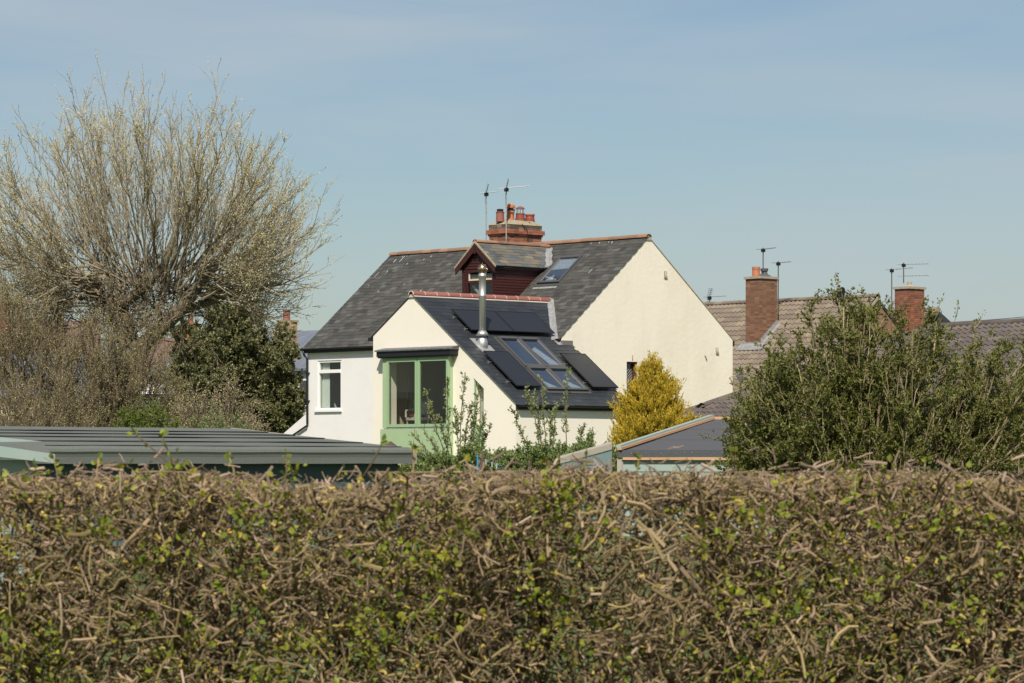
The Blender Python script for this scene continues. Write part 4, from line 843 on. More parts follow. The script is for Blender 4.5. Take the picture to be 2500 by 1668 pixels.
pieces(N3, h3, B3, tcs, 'roof_tile', TILE_T, TILE_F, 300, 'tile_covering')
ridge_tiles(r3, B3, (0, 0, z3 + .0), (l3 + 3, 0, z3 + .0), 26, .13, M_tileB); ridge_tiles(r3, B3, (0, 0, z3), (-w3, -w3, ze), 20, .13, M_tileB, joint=None)
# overhead wires
def wire(a, b, sag, label, grp):
    a, b = Vector(a), Vector(b); pts = [a.lerp(b, i / 14) - Vector((0, 0, sag * math.sin(math.pi * i / 14))) for i in range(15)]
    base = a; MB().tube([p - base for p in pts], .012, 4).build('overhead_wire', M_black, label=label, cat='wire', group=grp).location = base
wire(at(2300, 788, 123), at(2760, 735, 130), .15, 'upper of two overhead wires at the far right', 'overhead wires')
wire(at(2300, 796, 123), at(2760, 752, 130), .15, 'lower of two overhead wires at the far right', 'overhead wires')

# ------------------------------------------------------------------ houses beyond the willow on the left
def simple_house(fr, base, u0, u1, v0, v1, ze, zr, wm, rm, label, chims=(), wins=()):
    h = fr.thing('far_house', base, label, 'house', 'houses beyond the willow'); vm = (v0 + v1) / 2
    hb(MB().box((u0, v0, base[2] - .3), (u1, v1, ze)), 'wall', wm, h, base)
    hb(MB().prism([(u1 - .02, v0, ze), (u1 - .02, v1, ze), (u1 - .02, vm, zr - .15)], (-.2, 0, 0)).prism([(u0 + .02, v0, ze), (u0 + .02, v1, ze), (u0 + .02, vm, zr - .15)], (.2, 0, 0)), 'gable', wm, h, base)
    r = hb(MB().prism([(u0 - .1, v0 - .25, ze - .1), (u0 - .1, vm, zr), (u0 - .1, v1 + .25, ze - .1), (u0 - .1, v1 + .25, ze - .2), (u0 - .1, vm, zr - .12), (u0 - .1, v0 - .25, ze - .2)], (u1 - u0 + .2, 0, 0)), 'roof', rm, h, base)
    for (a0, a1, b0, b1, zb, zt, m_, np_) in chims:
        c = hb(MB().box((a0 + .01, b0 + .01, zb), (a1 - .01, b1 - .01, zt)), 'chimney', M_oldmortar, h, base); x, y = [], []
        brick_ring(c, m_, a0, a1, b0, b1, zb, zt, x, y); pieces(fr, c, base, x, 'brick', BRICK_T, BOX_F, 150, 'brick_rest'); pieces(fr, c, base, y, 'brick', BRICK_T, BOX_F, 0, 'brick_rear')
        hb(MB().box((a0 - .04, b0 - .04, zt + .002), (a1 + .04, b1 + .04, zt + .08)), 'cap', m_, c, base)
        for k in range(np_): hb(MB().lathe(((a0 + a1) / 2 + .0, b0 + .25 + k * .45, zt + .08), [(.15, 0), (.13, .35), (.16, .36), (.16, .42), (.1, .43)], 12), 'chimney_pot', M_potC, c, base)
    for (a0, a1, zb, zt) in wins:
        f = hb(frame_v(MB(), a0, a1, zb, zt, v0 - .03, v0 - .001, .08), 'window', M_upvc, h, base); hb(MB().box((a0 + .08, v0 - .015, zb + .08), (a1 - .08, v0 - .002, zt - .08)), 'pane', mat('far_pane', (.05, .06, .07), .1), f, base)
    return h
M_redtile = mat('far_red_tile', (.16, .10, .078), .9, nscale=3, ncol=(.14, .085, .065), bump=.03, bscale=8)
M_bluetile = mat('far_slate', (.13, .15, .18), .6, nscale=3, ncol=(.18, .20, .24), bump=.02, bscale=8)
P5 = at(712, 1000, 128); N5 = Frame((P5.x, P5.y, 1.9), RZ); B5 = (0, 0, 1.9)
zc = N5.pv(712, 793, 0).z; zb5 = N5.pv(712, 885, 0).z; ze5 = N5.pv(735, 895, 0).z
simple_house(N5, B5, -9, 1.9, -.4, 6, ze5, ze5 + 1.6, M_white, M_bluetile, 'white house with yellow brick chimney just left of the cottage', [(-.46, .06, -.35, .25, zb5 - .6, zc + .1, M_brickY, 1)], [(.9, 1.5, ze5 - 1.6, ze5 - .5)])
P6 = at(120, 1000, 118); N6 = Frame((P6.x, P6.y, 1.9), .15); B6 = (0, 0, 1.9); z6 = at(0, 958, 118).z
simple_house(N6, B6, -9, 1.4, 0, 6, z6, z6 + 1.5, mat('beige_render', (.55, .46, .36), .9), M_bluetile, 'beige rendered bungalow with blue slate roof behind the willow', [], [(-3, -1.8, z6 - 1.2, z6 - .3)])
P7 = at(130, 1000, 140); N7 = Frame((P7.x, P7.y, 1.9), .1); B7 = (0, 0, 1.9); z7 = at(0, 880, 140).z
simple_house(N7, B7, -3.4, 1.8, 0, 7, z7, z7 + 1.9, M_wallbr, M_redtile, 'red-tiled brick house glimpsed through the willow twigs', [(-2.6, -1.9, 2.4, 3.6, z7 + .8, z7 + 2.6, M_brickC, 2)])
P8 = at(420, 1000, 150); N8 = Frame((P8.x, P8.y, 1.9), -.2); B8 = (0, 0, 1.9); z8 = at(0, 885, 150).z
simple_house(N8, B8, -2.5, 5, 0, 7, z8, z8 + 1.3, M_wallbr, M_redtile, 'far brick house with orange chimney behind the evergreen', [(-.4, .2, 3, 3.9, z8 + .6, z8 + 1.9, M_brickC, 1)])
# white garden room and post behind the willow
P9 = at(338, 1000, 104); N9 = Frame((P9.x, P9.y, 1.9), -.1); B9 = (0, 0, 1.9); z9 = at(0, 962, 104).z
gr = N9.thing('garden_room', B9, 'small white flat-roofed garden room behind the willow trunk', 'shed')
hb(MB().box((-.75, 0, 1.8), (.75, 1.6, z9)), 'wall', mat('grey_boards', (.25, .25, .24), .9), gr, B9); hb(MB().box((-.85, -.2, z9 + .002), (.85, 1.7, z9 + .22)), 'roof', M_upvc, gr, B9)
for x in (-.72, .66): hb(MB().box((x, -.1, 1.8), (x + .08, -.02, z9)), 'post', M_upvc, gr, B9)

# ------------------------------------------------------------------ sheds
M_felt = mat('green_grey_felt', (.118, .128, .112), .95, nscale=90, ncol=(.18, .19, .168), nlo=.52, nhi=.72, bump=.004, bscale=150)
M_felt2 = mat('charcoal_felt', (.075, .078, .085), .95, nscale=90, ncol=(.14, .14, .145), nlo=.55, nhi=.75, bump=.004, bscale=150)
M_teal = mat('pale_teal_paint', (.265, .335, .30), .75, var=.05, nscale=3, ncol=(.30, .365, .33), nlo=.45, nhi=.8)
M_tealb = mat('blue_teal_paint', (.135, .19, .19), .75, var=.05)
M_rawwood = mat('raw_pine', (.50, .30, .17), .85, nscale=4, ncol=(.40, .24, .13), stretch=(.3, .3, 4))
M_greywood = mat('weathered_board', (.36, .33, .27), .9, nscale=3, ncol=(.27, .25, .2))
# left garage: low-pitched felt roof in overlapping strips
C1 = at(1003, 1095, 42); N1 = Frame((C1.x, C1.y, gz(42)), RZ); G1 = gz(42); B1 = (0, 0, G1)
g1 = N1.thing('felt_roofed_shed', B1, 'long low shed with grey-green felt roof in overlapping strips at left', 'shed')
dU = -N1.pv(570, 1050, 0).x if False else 3.8; zE = C1.z; zK = at(570, 1046, 44.7).z; vL = -9.2
hb(MB().box((-dU + .1, vL + .1, G1 - .2), (-.12, -.12, zE - .2)), 'wall', M_tealb, g1, B1)
hb(MB().prism([(-dU, vL, zK - .07), (-dU, vL, zK - .2), (-.02, vL, zE - .2), (-.02, vL, zE - .07)], (0, -vL - .03, 0)), 'roof', M_deck, g1, B1)
n_ = 6
for k in range(n_):
    f0, f1 = (0, .22, .37, .53, .74, .95, 1)[k:k + 2]; ua, ub_ = -dU + dU * f0, -dU + dU * f1 - (.06 if k == n_ - 1 else 0); za, zb_ = zK + (zE - zK) * f0, zK + (zE - zK) * f1
    mb = MB(); m_ = 26; V = []
    for i in range(m_ + 1):
        v = vL + (-vL) * i / m_; wob = .0012 * math.sin(i * .9 + k * 2) + .0012 * math.sin(i * 2.3 + k); wu = .02 * math.sin(i * .7 + k)
        V += [(ua - .08 if k else ua, v, za + .0 + wob * .5), (ub_ + (wu if k < n_ - 1 else 0), v, zb_ + .012 + wob), (ub_ + (wu if k < n_ - 1 else 0), v, zb_ - .02), (ua - .08 if k else ua, v, za - .03)]
    Fc = [(3, 2, 1, 0)]
    for i in range(m_):
        a = i * 4; Fc += [(a + j, a + (j + 1) % 4, a + 4 + (j + 1) % 4, a + 4 + j) for j in range(4)]
    a = m_ * 4; Fc.append((a, a + 1, a + 2, a + 3)); mb.add(V, Fc); fs_ = hb(mb, 'felt_strip', M_felt, g1, B1)
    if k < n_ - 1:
        hb(MB().tube([(ub_ + .012 + .02 * math.sin(i * .7 + k), vL + (-vL) * i / m_, zb_ + .006 + .0012 * math.sin(i * .9 + k * 2)) for i in range(m_ + 1)], [.0065 + .0015 * math.sin(i * 1.3 + k) for i in range(m_ + 1)], 5), 'bitumen_shadow_seam', M_black, fs_, B1)  # black strip draws the lap's shadow line together with its bitumen bead
# rolled eave felt: bullnose then drop
mb = MB(); prof = [(-.10, .016), (-.04, .014), (.01, .004), (.05, -.02), (.065, -.055), (.05, -.085), (.045, -.12), (.05, -.20), (.035, -.20), (.03, -.09), (.04, -.05), (-.02, -.02), (-.10, -.01)]; V = []; m_ = 20
for i in range(m_ + 1):
    v = vL + (-vL) * i / m_; V += [(x + .004 * math.sin(i * 1.7), v, zE + z + .003 * math.sin(i * 2.2)) for x, z in prof]
K = len(prof); Fc = [tuple(range(K)), tuple(m_ * K + j for j in reversed(range(K)))]
for i in range(m_): Fc += [(i * K + j, i * K + (j + 1) % K, (i + 1) * K + (j + 1) % K, (i + 1) * K + j) for j in range(K)]
hb(mb.add(V, Fc), 'eave_felt', M_felt, g1, B1)
hb(MB().box((-.10, .002, zE - .20), (.07, .045, zE + .0)), 'end_board', M_greywood, g1, B1)
hb(MB().prism([(-.1, .0, zE + .01), (-dU, .0, zK + .01), (-dU, .0, zK - .14), (-.1, .0, zE - .16)], (0, .03, 0)), 'verge_board', M_greywood, g1, B1)
hb(MB().box((-.118, vL + .1, zE - .62), (-.10, -.1, zE - .22)), 'fascia', mat('dark_teal', (.05, .085, .085), .8), g1, B1)
for k in range(9): hb(MB().box((-.117, vL + .1, zE - .62 - .15 * (k + 1) + .008), (-.09, -.1, zE - .62 - .15 * k)), 'board', M_tealb, g1, B1)
# small brick pier behind its corner
q = at(948, 1090, 52); pr_ = empty('garden_pier', (q.x, q.y, gz(52)), .4, 'small weathered stone pier top behind the felt-roofed shed corner', 'pier')
zz = q.z - gz(52); MB().box((-.16, -.16, -.1), (.16, .16, zz - .12)).build('shaft', M_flaunch, pr_); MB().add([(-.24, -.24, zz - .118), (.24, -.24, zz - .118), (.24, .24, zz - .118), (-.24, .24, zz - .118), (-.04, -.04, zz + .08), (.04, -.04, zz + .08), (.04, .04, zz + .08), (-.04, .04, zz + .08)], BOX_F).build('capstone', M_brickDark, pr_)
# teal gabled shed at the left edge, nearer
K0 = at(122, 1108, 31); NK = Frame((K0.x, K0.y, gz(31)), math.radians(20)); GK = gz(31); BK = (0, 0, GK)
s3 = NK.thing('teal_shed', BK, 'pale teal painted shed corner at the left edge behind the hedge', 'shed', 'teal sheds'); zk = K0.z
hb(MB().box((-2.6, .15, GK - .1), (-.12, 2.2, zk - .06)), 'wall', M_teal, s3, BK)
ra, rb, rc, rd = NK.pv(-150, 1072, 0), NK.pv(128, 1112, 0), NK.pv(104, 1080, 2.3), NK.pv(-150, 1078, 2.3)
hb(MB().prism([ra, rb, rc, rd], (0, 0, -.03)), 'roof', M_felt, s3, BK)
hb(MB().prism([NK.pv(-150, 1067, -.001), NK.pv(133, 1109, -.001), NK.pv(133, 1131, -.001), NK.pv(-150, 1099, -.001)], (0, -.03, 0)), 'bargeboard', M_teal, s3, BK)
hb(MB().prism([NK.pv(-150, 1052, 2.301), NK.pv(104, 1078, 2.301), NK.pv(-150, 1081, 2.301)], (0, .03, 0)), 'bargeboard', M_teal, s3, BK)
for k in range(6): hb(MB().box((-2.6, .13, zk - .2 - .14 * (k + 1) + .006), (-.14, .149, zk - .2 - .14 * k)), 'board', M_teal, s3, BK)
wq = hb(MB().box((-2.2, .10, zk - .42), (-.62, .128, zk - .16)), 'window', M_black, s3, BK)
# right shed: charcoal felt, raw pine battens, teal boards
E0_ = at(1512, 1101, 44); NS = Frame((E0_.x, E0_.y, gz(44)), math.radians(-3)); GS = gz(44); BS = (0, 0, GS)
s4 = NS.thing('teal_shed', BS, 'teal painted shed with charcoal felt roof and raw pine battens beside the golden conifer', 'shed', 'teal sheds'); ze4 = E0_.z
Ltop = NS.pv(1740, 1026, 2.2); wS = 3.4; rx = Ltop.x; zt_ = Ltop.z
pl_ = [(0, 0, ze4), (wS + .9, 0, ze4), (wS + .9, 2.2, zt_), (rx, 2.2, zt_)]
hb(MB().prism([(x, y, z - .03) for x, y, z in pl_], (0, 0, -.05)), 'roof', M_deck, s4, BS)
for k in range(3):
    f0, f1 = k / 3, (k + 1) / 3
    def pp(f, s_): return (rx * f + (wS + .9 - rx * f) * s_, 2.2 * f, ze4 + (zt_ - ze4) * f)
    a, b, c_, d_ = pp(f0, 0), pp(f0, 1), pp(min(1, f1 + .03 if k < 2 else 1), 1), pp(min(1, f1 + .03 if k < 2 else 1), 0); lift = .008 * (2 - k) * 0 + .004 + k * .006
    hb(MB().prism([(x, y, z + lift - .02) for x, y, z in (a, b, c_, d_)], (0, 0, .018)), 'felt_strip', M_felt2, s4, BS)
hb(MB().box((-.02, -.03, ze4 - .085), (wS + .9, -.005, ze4 + .012)), 'felt_drip', M_felt2, s4, BS)
for k in range(40):
    hb(MB().lathe((.05 + k * .105 + random.uniform(-.015, .015), -.033, ze4 - .03 + random.uniform(-.008, .008)), [(.007, -.004), (.007, .004)], 6), 'felt_nail', M_galv, s4, BS)
hb(MB().box((.05, -.028, ze4 - .125), (wS + .9, -.004, ze4 - .088)), 'batten', M_rawwood, s4, BS)
d_ = Vector((rx, 2.2, zt_ - ze4)); mbv = MB().obox((-.03, -.04, ze4 + .012), d_ * 1.0, Vector((.06, -.03, 0)), (0, 0, .035)); hb(mbv, 'verge_batten', M_rawwood, s4, BS)
hb(MB().obox((-.05, -.02, ze4 + .048), d_ * 1.0, Vector((.07, -.03, 0)), (0, 0, .03)), 'verge_trim', M_teal, s4, BS)
hb(MB().box((rx, 2.17, zt_ + .01), (wS + .9, 2.25, zt_ + .05)), 'ridge_batten', M_rawwood, s4, BS)
hb(MB().box((.04, .06, GS - .1), (wS + .8, 2.1, ze4 - .13)), 'wall', M_teal, s4, BS)
hb(MB().prism([(.04, .06, ze4 - .13), (.04, 2.1, ze4 - .13), (rx + .04, 2.1, zt_ - .1)], (.02, 0, 0)), 'gable', M_teal, s4, BS)
for k in range(8): hb(MB().box((.02, .03 - .004 * (k % 2), ze4 - .14 - .155 * (k + 1) + .01), (wS + .8, .058, ze4 - .14 - .155 * k)), 'board', M_teal, s4, BS)
hb(MB().box((-.03, .0, GS - .1), (.035, .06, ze4 - .1)), 'corner_post', M_greywood, s4, BS)
# lean-to beside it with a weathered edge board
q0, q1 = at(1368, 1132, 48), at(1494, 1097, 48); NL = Frame((q0.x, q0.y, gz(48)), 0); GL = gz(48); BL = (0, 0, GL); ex = (q1 - q0)
s5 = NL.thing('lean_to', BL, 'blue-teal lean-to with weathered sloping edge board left of the teal shed', 'lean-to')
hb(MB().obox((0, 0, q0.z), (ex.x, 0, ex.z), (0, .25, .03), (0, -.015, .085)), 'edge_board', M_greywood, s5, BL)
hb(MB().prism([(0.02, .02, GL - .1), (ex.x, .02, GL - .1), (ex.x, .02, q1.z - .01), (.02, .02, q0.z - .01)], (0, .9, 0)), 'wall', M_tealb, s5, BL)
for k in range(1, 6): hb(MB().box((.40 if k == 1 else .05, -.005, q0.z - .02 - .13 * (k - 1)), (ex.x - .01, .018, q0.z + .1 - .13 * (k - 1))), 'board', M_tealb, s5, BL)

# ------------------------------------------------------------------ vegetation
M_bark = mat('willow_bark', (.12, .10, .07), .95, nscale=4, ncol=(.19, .17, .10), nlo=.45, nhi=.7, bump=.03, bscale=9)
M_twig = mat('willow_twig', (.15, .12, .08), .9, var=.3, cols=[(.16, .13, .09), (.29, .245, .155), (.21, .17, .115), (.36, .31, .19)])
M_catkin = mat('pale_catkin', (.6, .55, .36), .9, var=.15, cols=[(.60, .52, .24), (.68, .61, .36), (.52, .46, .18), (.70, .64, .44)], trans=.25)
M_thick = mat('thicket_twig', (.12, .09, .06), .9, var=.3, cols=[(.09, .067, .045), (.16, .12, .078), (.12, .09, .06), (.20, .155, .105)])
M_thleaf = mat('thicket_bud', (.3, .27, .12), .9, var=.25, cols=[(.28, .25, .07), (.40, .36, .14), (.50, .45, .24), (.22, .21, .05)], trans=.25)
M_ever = mat('evergreen_leaf', (.03, .05, .02), .45, var=.35, cols=[(.095, .105, .035), (.15, .16, .055), (.21, .205, .085), (.115, .13, .042), (.26, .245, .12)], trans=.3, spec=.5)
M_lime = mat('lime_leaf', (.16, .22, .03), .7, var=.25, cols=[(.13, .19, .025), (.20, .25, .04), (.09, .14, .02)], trans=.35)
M_shoot = mat('shoot_leaf', (.14, .18, .06), .7, var=.25, cols=[(.17, .22, .07), (.25, .30, .10), (.30, .33, .15), (.13, .18, .05)], trans=.3)
M_under = mat('low_leaf', (.08, .13, .035), .7, var=.3, cols=[(.14, .20, .05), (.21, .28, .08), (.27, .33, .12), (.11, .16, .04)], trans=.35)
M_gold = mat('golden_cypress', (.4, .28, .03), .75, var=.2, cols=[(.62, .42, .03), (.72, .50, .045), (.46, .35, .03), (.20, .20, .025), (.68, .46, .035), (.30, .26, .028)], trans=.25)
M_bush = mat('elder_leaf', (.06, .08, .02), .55, var=.3, cols=[(.07, .10, .011), (.12, .14, .018), (.17, .175, .03), (.085, .115, .013), (.21, .20, .045), (.05, .08, .01)], trans=.3, spec=.45)
M_bushbr = mat('pale_branch', (.33, .27, .18), .9, var=.2, cols=[(.20, .155, .09), (.36, .29, .17), (.27, .22, .11), (.15, .11, .07)])
M_htwig = mat('hedge_twig', (.15, .12, .08), .95, var=.25, cols=[(.165, .115, .062), (.29, .205, .118), (.20, .155, .06), (.07, .048, .029), (.38, .275, .175), (.235, .185, .065), (.10, .069, .04), (.33, .23, .145)],
              nscale=24, ncol=(.30, .25, .07), nlo=.62, nhi=.76)
M_hcut = mat('cut_twig', (.42, .29, .22), .95, var=.2, cols=[(.28, .20, .14), (.40, .29, .215), (.20, .145, .095), (.15, .105, .07), (.32, .235, .17)])
M_hleaf = mat('hawthorn_leaf', (.12, .17, .02), .6, var=.3, cols=[(.13, .19, .01), (.21, .25, .02), (.27, .26, .028), (.09, .14, .01), (.34, .28, .03)], trans=.3)
M_lichen = mat('yellow_lichen', (.42, .30, .05), .95, var=.2, cols=[(.40, .27, .04), (.34, .28, .08), (.46, .33, .07)])

def veg(name, base, label, cat, group=None):
    return empty(name, base, 0, label, cat, group)
def vp(name, VF_, m, parent, base, kind='stuff', smooth=False, label=None):
    V, Fc = VF_; return link(name, np_mesh(name, V - np.array(base), Fc, smooth), m, parent, kind=kind, label=label)
def trunk(name, pts, rad, m, parent, base, n=9):
    return MB().tube([Vector(p) - Vector(base) for p in pts], rad, n).build(name, m, parent, True)
def npv(*ps): return np.array([tuple(p) for p in ps])

# --- the pollard willow
YW = 86; SW = FPX / YW; base = at(300, 1130, YW); base.z = gz(YW)
wil = veg('willow_tree', base, 'large bare pollard willow with pale catkins at the left', 'tree')
tp = [at(300, 1165, YW), at(290, 1040, YW), at(312, 930, YW), at(318, 850, YW), at(296, 780, YW), at(262, 715, YW)]; tp[0].z = gz(YW) - .2
trunk('trunk', tp, [.42, .36, .33, .30, .30, .26], M_bark, wil, base, 10)
lp = [at(318, 870, YW), at(380, 815, YW - .2), at(438, 758, YW - .4), at(490, 690, YW - .5), at(545, 620, YW - .6), at(600, 540, YW - .6)]
trunk('limb', lp, [.22, .22, .20, .16, .11, .07], M_bark, wil, base, 9)
lp2 = [at(440, 760, YW - .4), at(520, 735, YW), at(600, 705, YW + .3), at(690, 690, YW + .5)]; trunk('limb', lp2, [.12, .10, .075, .03], M_bark, wil, base, 8)
lp3 = [at(275, 760, YW), at(330, 720, YW - .5), at(400, 650, YW - .7), at(430, 560, YW - .8)]; trunk('limb', lp3, [.18, .16, .12, .07], M_bark, wil, base, 8)
lp4 = [at(265, 740, YW), at(205, 700, YW - .3), at(140, 660, YW - .4), at(60, 610, YW - .5)]; trunk('limb', lp4, [.17, .13, .10, .05], M_bark, wil, base, 8)
g = np.random.default_rng(11)
cen = np.array(tuple(at(362, 715, YW)))
n = 160
th = np.linspace(-1.85, 1.85, n) + g.normal(size=n) * .03; ph = g.permutation(np.linspace(-.95, .95, n))                # fan angle in view plane, depth angle
D = np.stack([np.sin(th) * np.cos(ph * .8), np.sin(ph), np.cos(th) * np.cos(ph * .8)], 1)
env = np.interp(th, [-1.9, -1.5, -1.0, -.6, -.3, .0, .15, .4, .75, 1.1, 1.4, 1.7, 1.9], [4.3, 5.4, 5.9, 5.9, 5.9, 5.7, 5.9, 6.0, 5.7, 5.3, 5.1, 4.5, 4.0])
R = env * g.uniform(.70, .94, n)
kL, kR = np.array(tuple(at(262, 712, YW))), np.array(tuple(at(478, 706, YW - .5))); fx = np.clip((th + 1.1) / 2.2 + g.normal(size=n) * .12, 0, 1)[:, None]
start = kL * (1 - fx) + kR * fx + np.stack([np.sin(th) * g.uniform(.0, .5, n), D[:, 1] * .6, g.uniform(-.5, .5, n) + .2 * np.abs(np.sin(th))], 1)
end = cen + D * R[:, None] + np.stack([0 * th, 0 * th, .25 * np.abs(np.sin(th))], 1)
mid = start * .5 + end * .5 + np.stack([np.sin(th) * .45, np.zeros(n), -.30 * np.abs(np.sin(th)) + .1], 1) + g.normal(size=(n, 3)) * .22
prim = bez(start, mid, end, 9) + g.normal(size=(n, 9, 3)) * .045
sec = kids(prim, 9, .15, .96, (.22, .75), (.8, 1.9), up=.22, K=5, wob=.035, g=g)
ter = kids(sec, 6, .10, .98, (.3, .9), (.25, .75), up=.22, K=4, wob=.05, g=g)
vp('crown', cat_([tubes(prim, .027, .008, 5), tubes(sec, .0095, .004, 5)]), M_twig, wil, base)
vp('fine_twigs', tubes(ter, .0052, .0035, 3), M_twig, wil, base)
pb, tb = along(ter, 6, .25, 1.0, g); pb2, tb2 = along(sec, 8, .4, 1.0, g); kk2 = g.random(len(pb2)) < np.clip((np.linalg.norm(pb2 - cen, axis=1) - 2.0) / 2.5, .1, 1); pb2, tb2 = pb2[kk2], tb2[kk2]; k_ = g.random(len(pb)) < np.clip((np.linalg.norm(pb - cen, axis=1) - 2.2) / 3.0, .06, 1)
vp('catkins', cat_([leaves(BUD, pb[k_], tb[k_], (.03, .057), .5, .62, g), leaves(BUD, pb2, tb2, (.03, .057), .5, .62, g)]), M_catkin, wil, base)
# knuckle growth: dense short shoots round the pollard head
n = 330; a0 = cen + g.normal(size=(n, 3)) * np.array([1.25, .5, .55]) + np.array([-.35, 0, -.35]); e0 = a0 + nrm(g.normal(size=(n, 3)) + np.array([0, -.3, .3])) * g.uniform(.5, 1.3, n)[:, None]
kn = bez(a0, (a0 + e0) / 2 + g.normal(size=(n, 3)) * .15, e0, 5); kk = kids(kn, 9, .1, 1, (.4, 1.1), (.2, .55), up=.1, g=g)
vp('knuckle_shoots', cat_([tubes(kn, .018, .006, 4), tubes(kk, .007, .004, 4)]), M_thick, wil, base)
pb, tb = along(kk, 3, .2, 1, g); vp('knuckle_buds', leaves(BUD, pb, tb, (.022, .045), .8, .6, g), M_thleaf, wil, base)

def thicket(name, label, cat, px0, px1, py0, py1, Y, n, m_t, m_l, buds=4, size=(.02, .045), tmpl=BUD, spread=.8, dep=1.3, group=None, sub=8, seed=1, asp=.6, droop=.0, len2=(.25, .8), r0=.016, stems=5):
    """twiggy shrub filling a region: stems from the ground, branches to points through its volume, twigs, buds or leaves"""
    g = np.random.default_rng(seed); s = Y / FPX; b = at((px0 + px1) / 2, HZ, Y); b.z = gz(Y); t = veg(name, b, label, cat, group)
    W_ = (px1 - px0) * s; topz = CZ + (HZ - py0) * s; botz = max(CZ + (HZ - py1) * s, b.z)
    u = g.uniform(-1, 1, n); dpt = g.uniform(-1, 1, n); k = np.sqrt(np.clip(1 - u * u * .9 - dpt * dpt * .25, .05, 1)); lump = 1 + .16 * np.sin(u * 5.3 + seed) + .12 * np.sin(u * 11 + 2 * seed)
    z = botz + (topz - botz) * np.clip(k * lump, .12, 1.08) * (1 - g.random(n) ** 1.6 * .85)
    E_ = np.stack([b.x + u * W_ / 2 * 1.0, b.y + dpt * dep, z], 1)
    S_ = np.stack([b.x + u * W_ * .16 + g.normal(size=n) * .1, b.y + dpt * dep * .3, np.full(n, b.z - .05)], 1)
    md = S_ * .45 + E_ * .55 + np.stack([u * .1, np.zeros(n), (z - b.z) * .25], 1)
    C = bez(S_, md, E_, 6) + g.normal(size=(n, 6, 3)) * .03
    C2 = kids(C, sub, .4, 1, (.3, 1.0), len2, up=.12 - droop, K=4, g=g); C3 = kids(C2, 4, .2, 1, (.3, 1.0), (len2[0] * .6, len2[1] * .5), up=.08 - droop, K=3, g=g)
    for i in range(stems):
        o_ = C[i * (n // stems)]; trunk('stem', [Vector(p) for p in o_[:5]], [r0 * 2.4, r0 * 2.1, r0 * 1.8, r0 * 1.4, r0], m_t, t, b, 6)
    vp('branches', cat_([tubes(C, r0, r0 * .45, 4), tubes(C2, r0 * .5, r0 * .25, 4), tubes(C3, r0 * .28, r0 * .18, 4)]), m_t, t, b)
    p, T = along(C3, buds, .1, 1, g); p2, T2 = along(C2, buds, .3, 1, g)
    vp('foliage', leaves(tmpl, np.concatenate([p, p2]), np.concatenate([T, T2]), size, spread, asp, g), m_l, t, b); return t
thicket('bare_thicket', 'brown twiggy thicket with yellowish buds under the willow, leftmost', 'thicket', -110, 270, 725, 1120, 83, 150, M_thick, M_thleaf, sub=10, seed=3, buds=4, group='twiggy thickets')
thicket('bare_thicket', 'dense brown twiggy thicket round the willow trunk', 'thicket', 140, 440, 765, 1120, 83.5, 150, M_thick, M_thleaf, sub=10, seed=4, buds=4, group='twiggy thickets')
thicket('bare_thicket', 'arching grey twiggy shrub between willow trunk and evergreen', 'thicket', 400, 640, 940, 1120, 79, 60, M_thick, M_catkin, sub=9, seed=5, buds=3, droop=.15, size=(.02, .04), group='twiggy thickets')
thicket('bare_thicket', 'low twiggy shrub at the left edge before the beige bungalow', 'thicket', -60, 230, 900, 1120, 78, 60, M_thick, M_thleaf, sub=8, seed=6, buds=3, group='twiggy thickets')
thicket('background_tree', 'hazy olive tree rising behind the thicket at far left', 'tree', -40, 260, 690, 1100, 135, 90, M_thick, mat('olive_bud', (.16, .14, .05), .9, var=.3, cols=[(.13, .12, .05), (.19, .16, .06), (.10, .09, .04)]), sub=9, seed=8, buds=7, size=(.05, .11), tmpl=LEAF4, dep=2.5, r0=.03, len2=(.4, 1.2))
thicket('evergreen_bush', 'dark glossy evergreen bush beside the white cottage wall', 'bush', 440, 730, 740, 1075, 120, 280, M_thick, M_ever, buds=12, size=(.07, .15), tmpl=LEAF4, spread=1.2, sub=12, seed=9, asp=.6, dep=1.8, len2=(.3, .75))
thicket('evergreen_bush', 'smaller dark evergreen bush in front of the far brick house', 'bush', 400, 560, 800, 1075, 117, 80, M_thick, M_ever, buds=11, size=(.07, .14), tmpl=LEAF4, spread=1.2, sub=10, seed=10, asp=.6, dep=1.2, len2=(.25, .6))
thicket('lime_shrub', 'bright lime-green shrub above the felt shed roof', 'shrub', 280, 430, 985, 1110, 72, 45, M_thick, M_lime, buds=9, size=(.03, .06), tmpl=LEAF4, sub=8, seed=12, dep=.7, len2=(.15, .4), r0=.01)
thicket('lime_shrub', 'dull green low shrub right of the lime-green shrub', 'shrub', 440, 620, 1000, 1110, 74, 40, M_thick, M_shoot, buds=6, size=(.03, .05), tmpl=LEAF4, sub=8, seed=13, dep=.6, len2=(.15, .4), r0=.01)

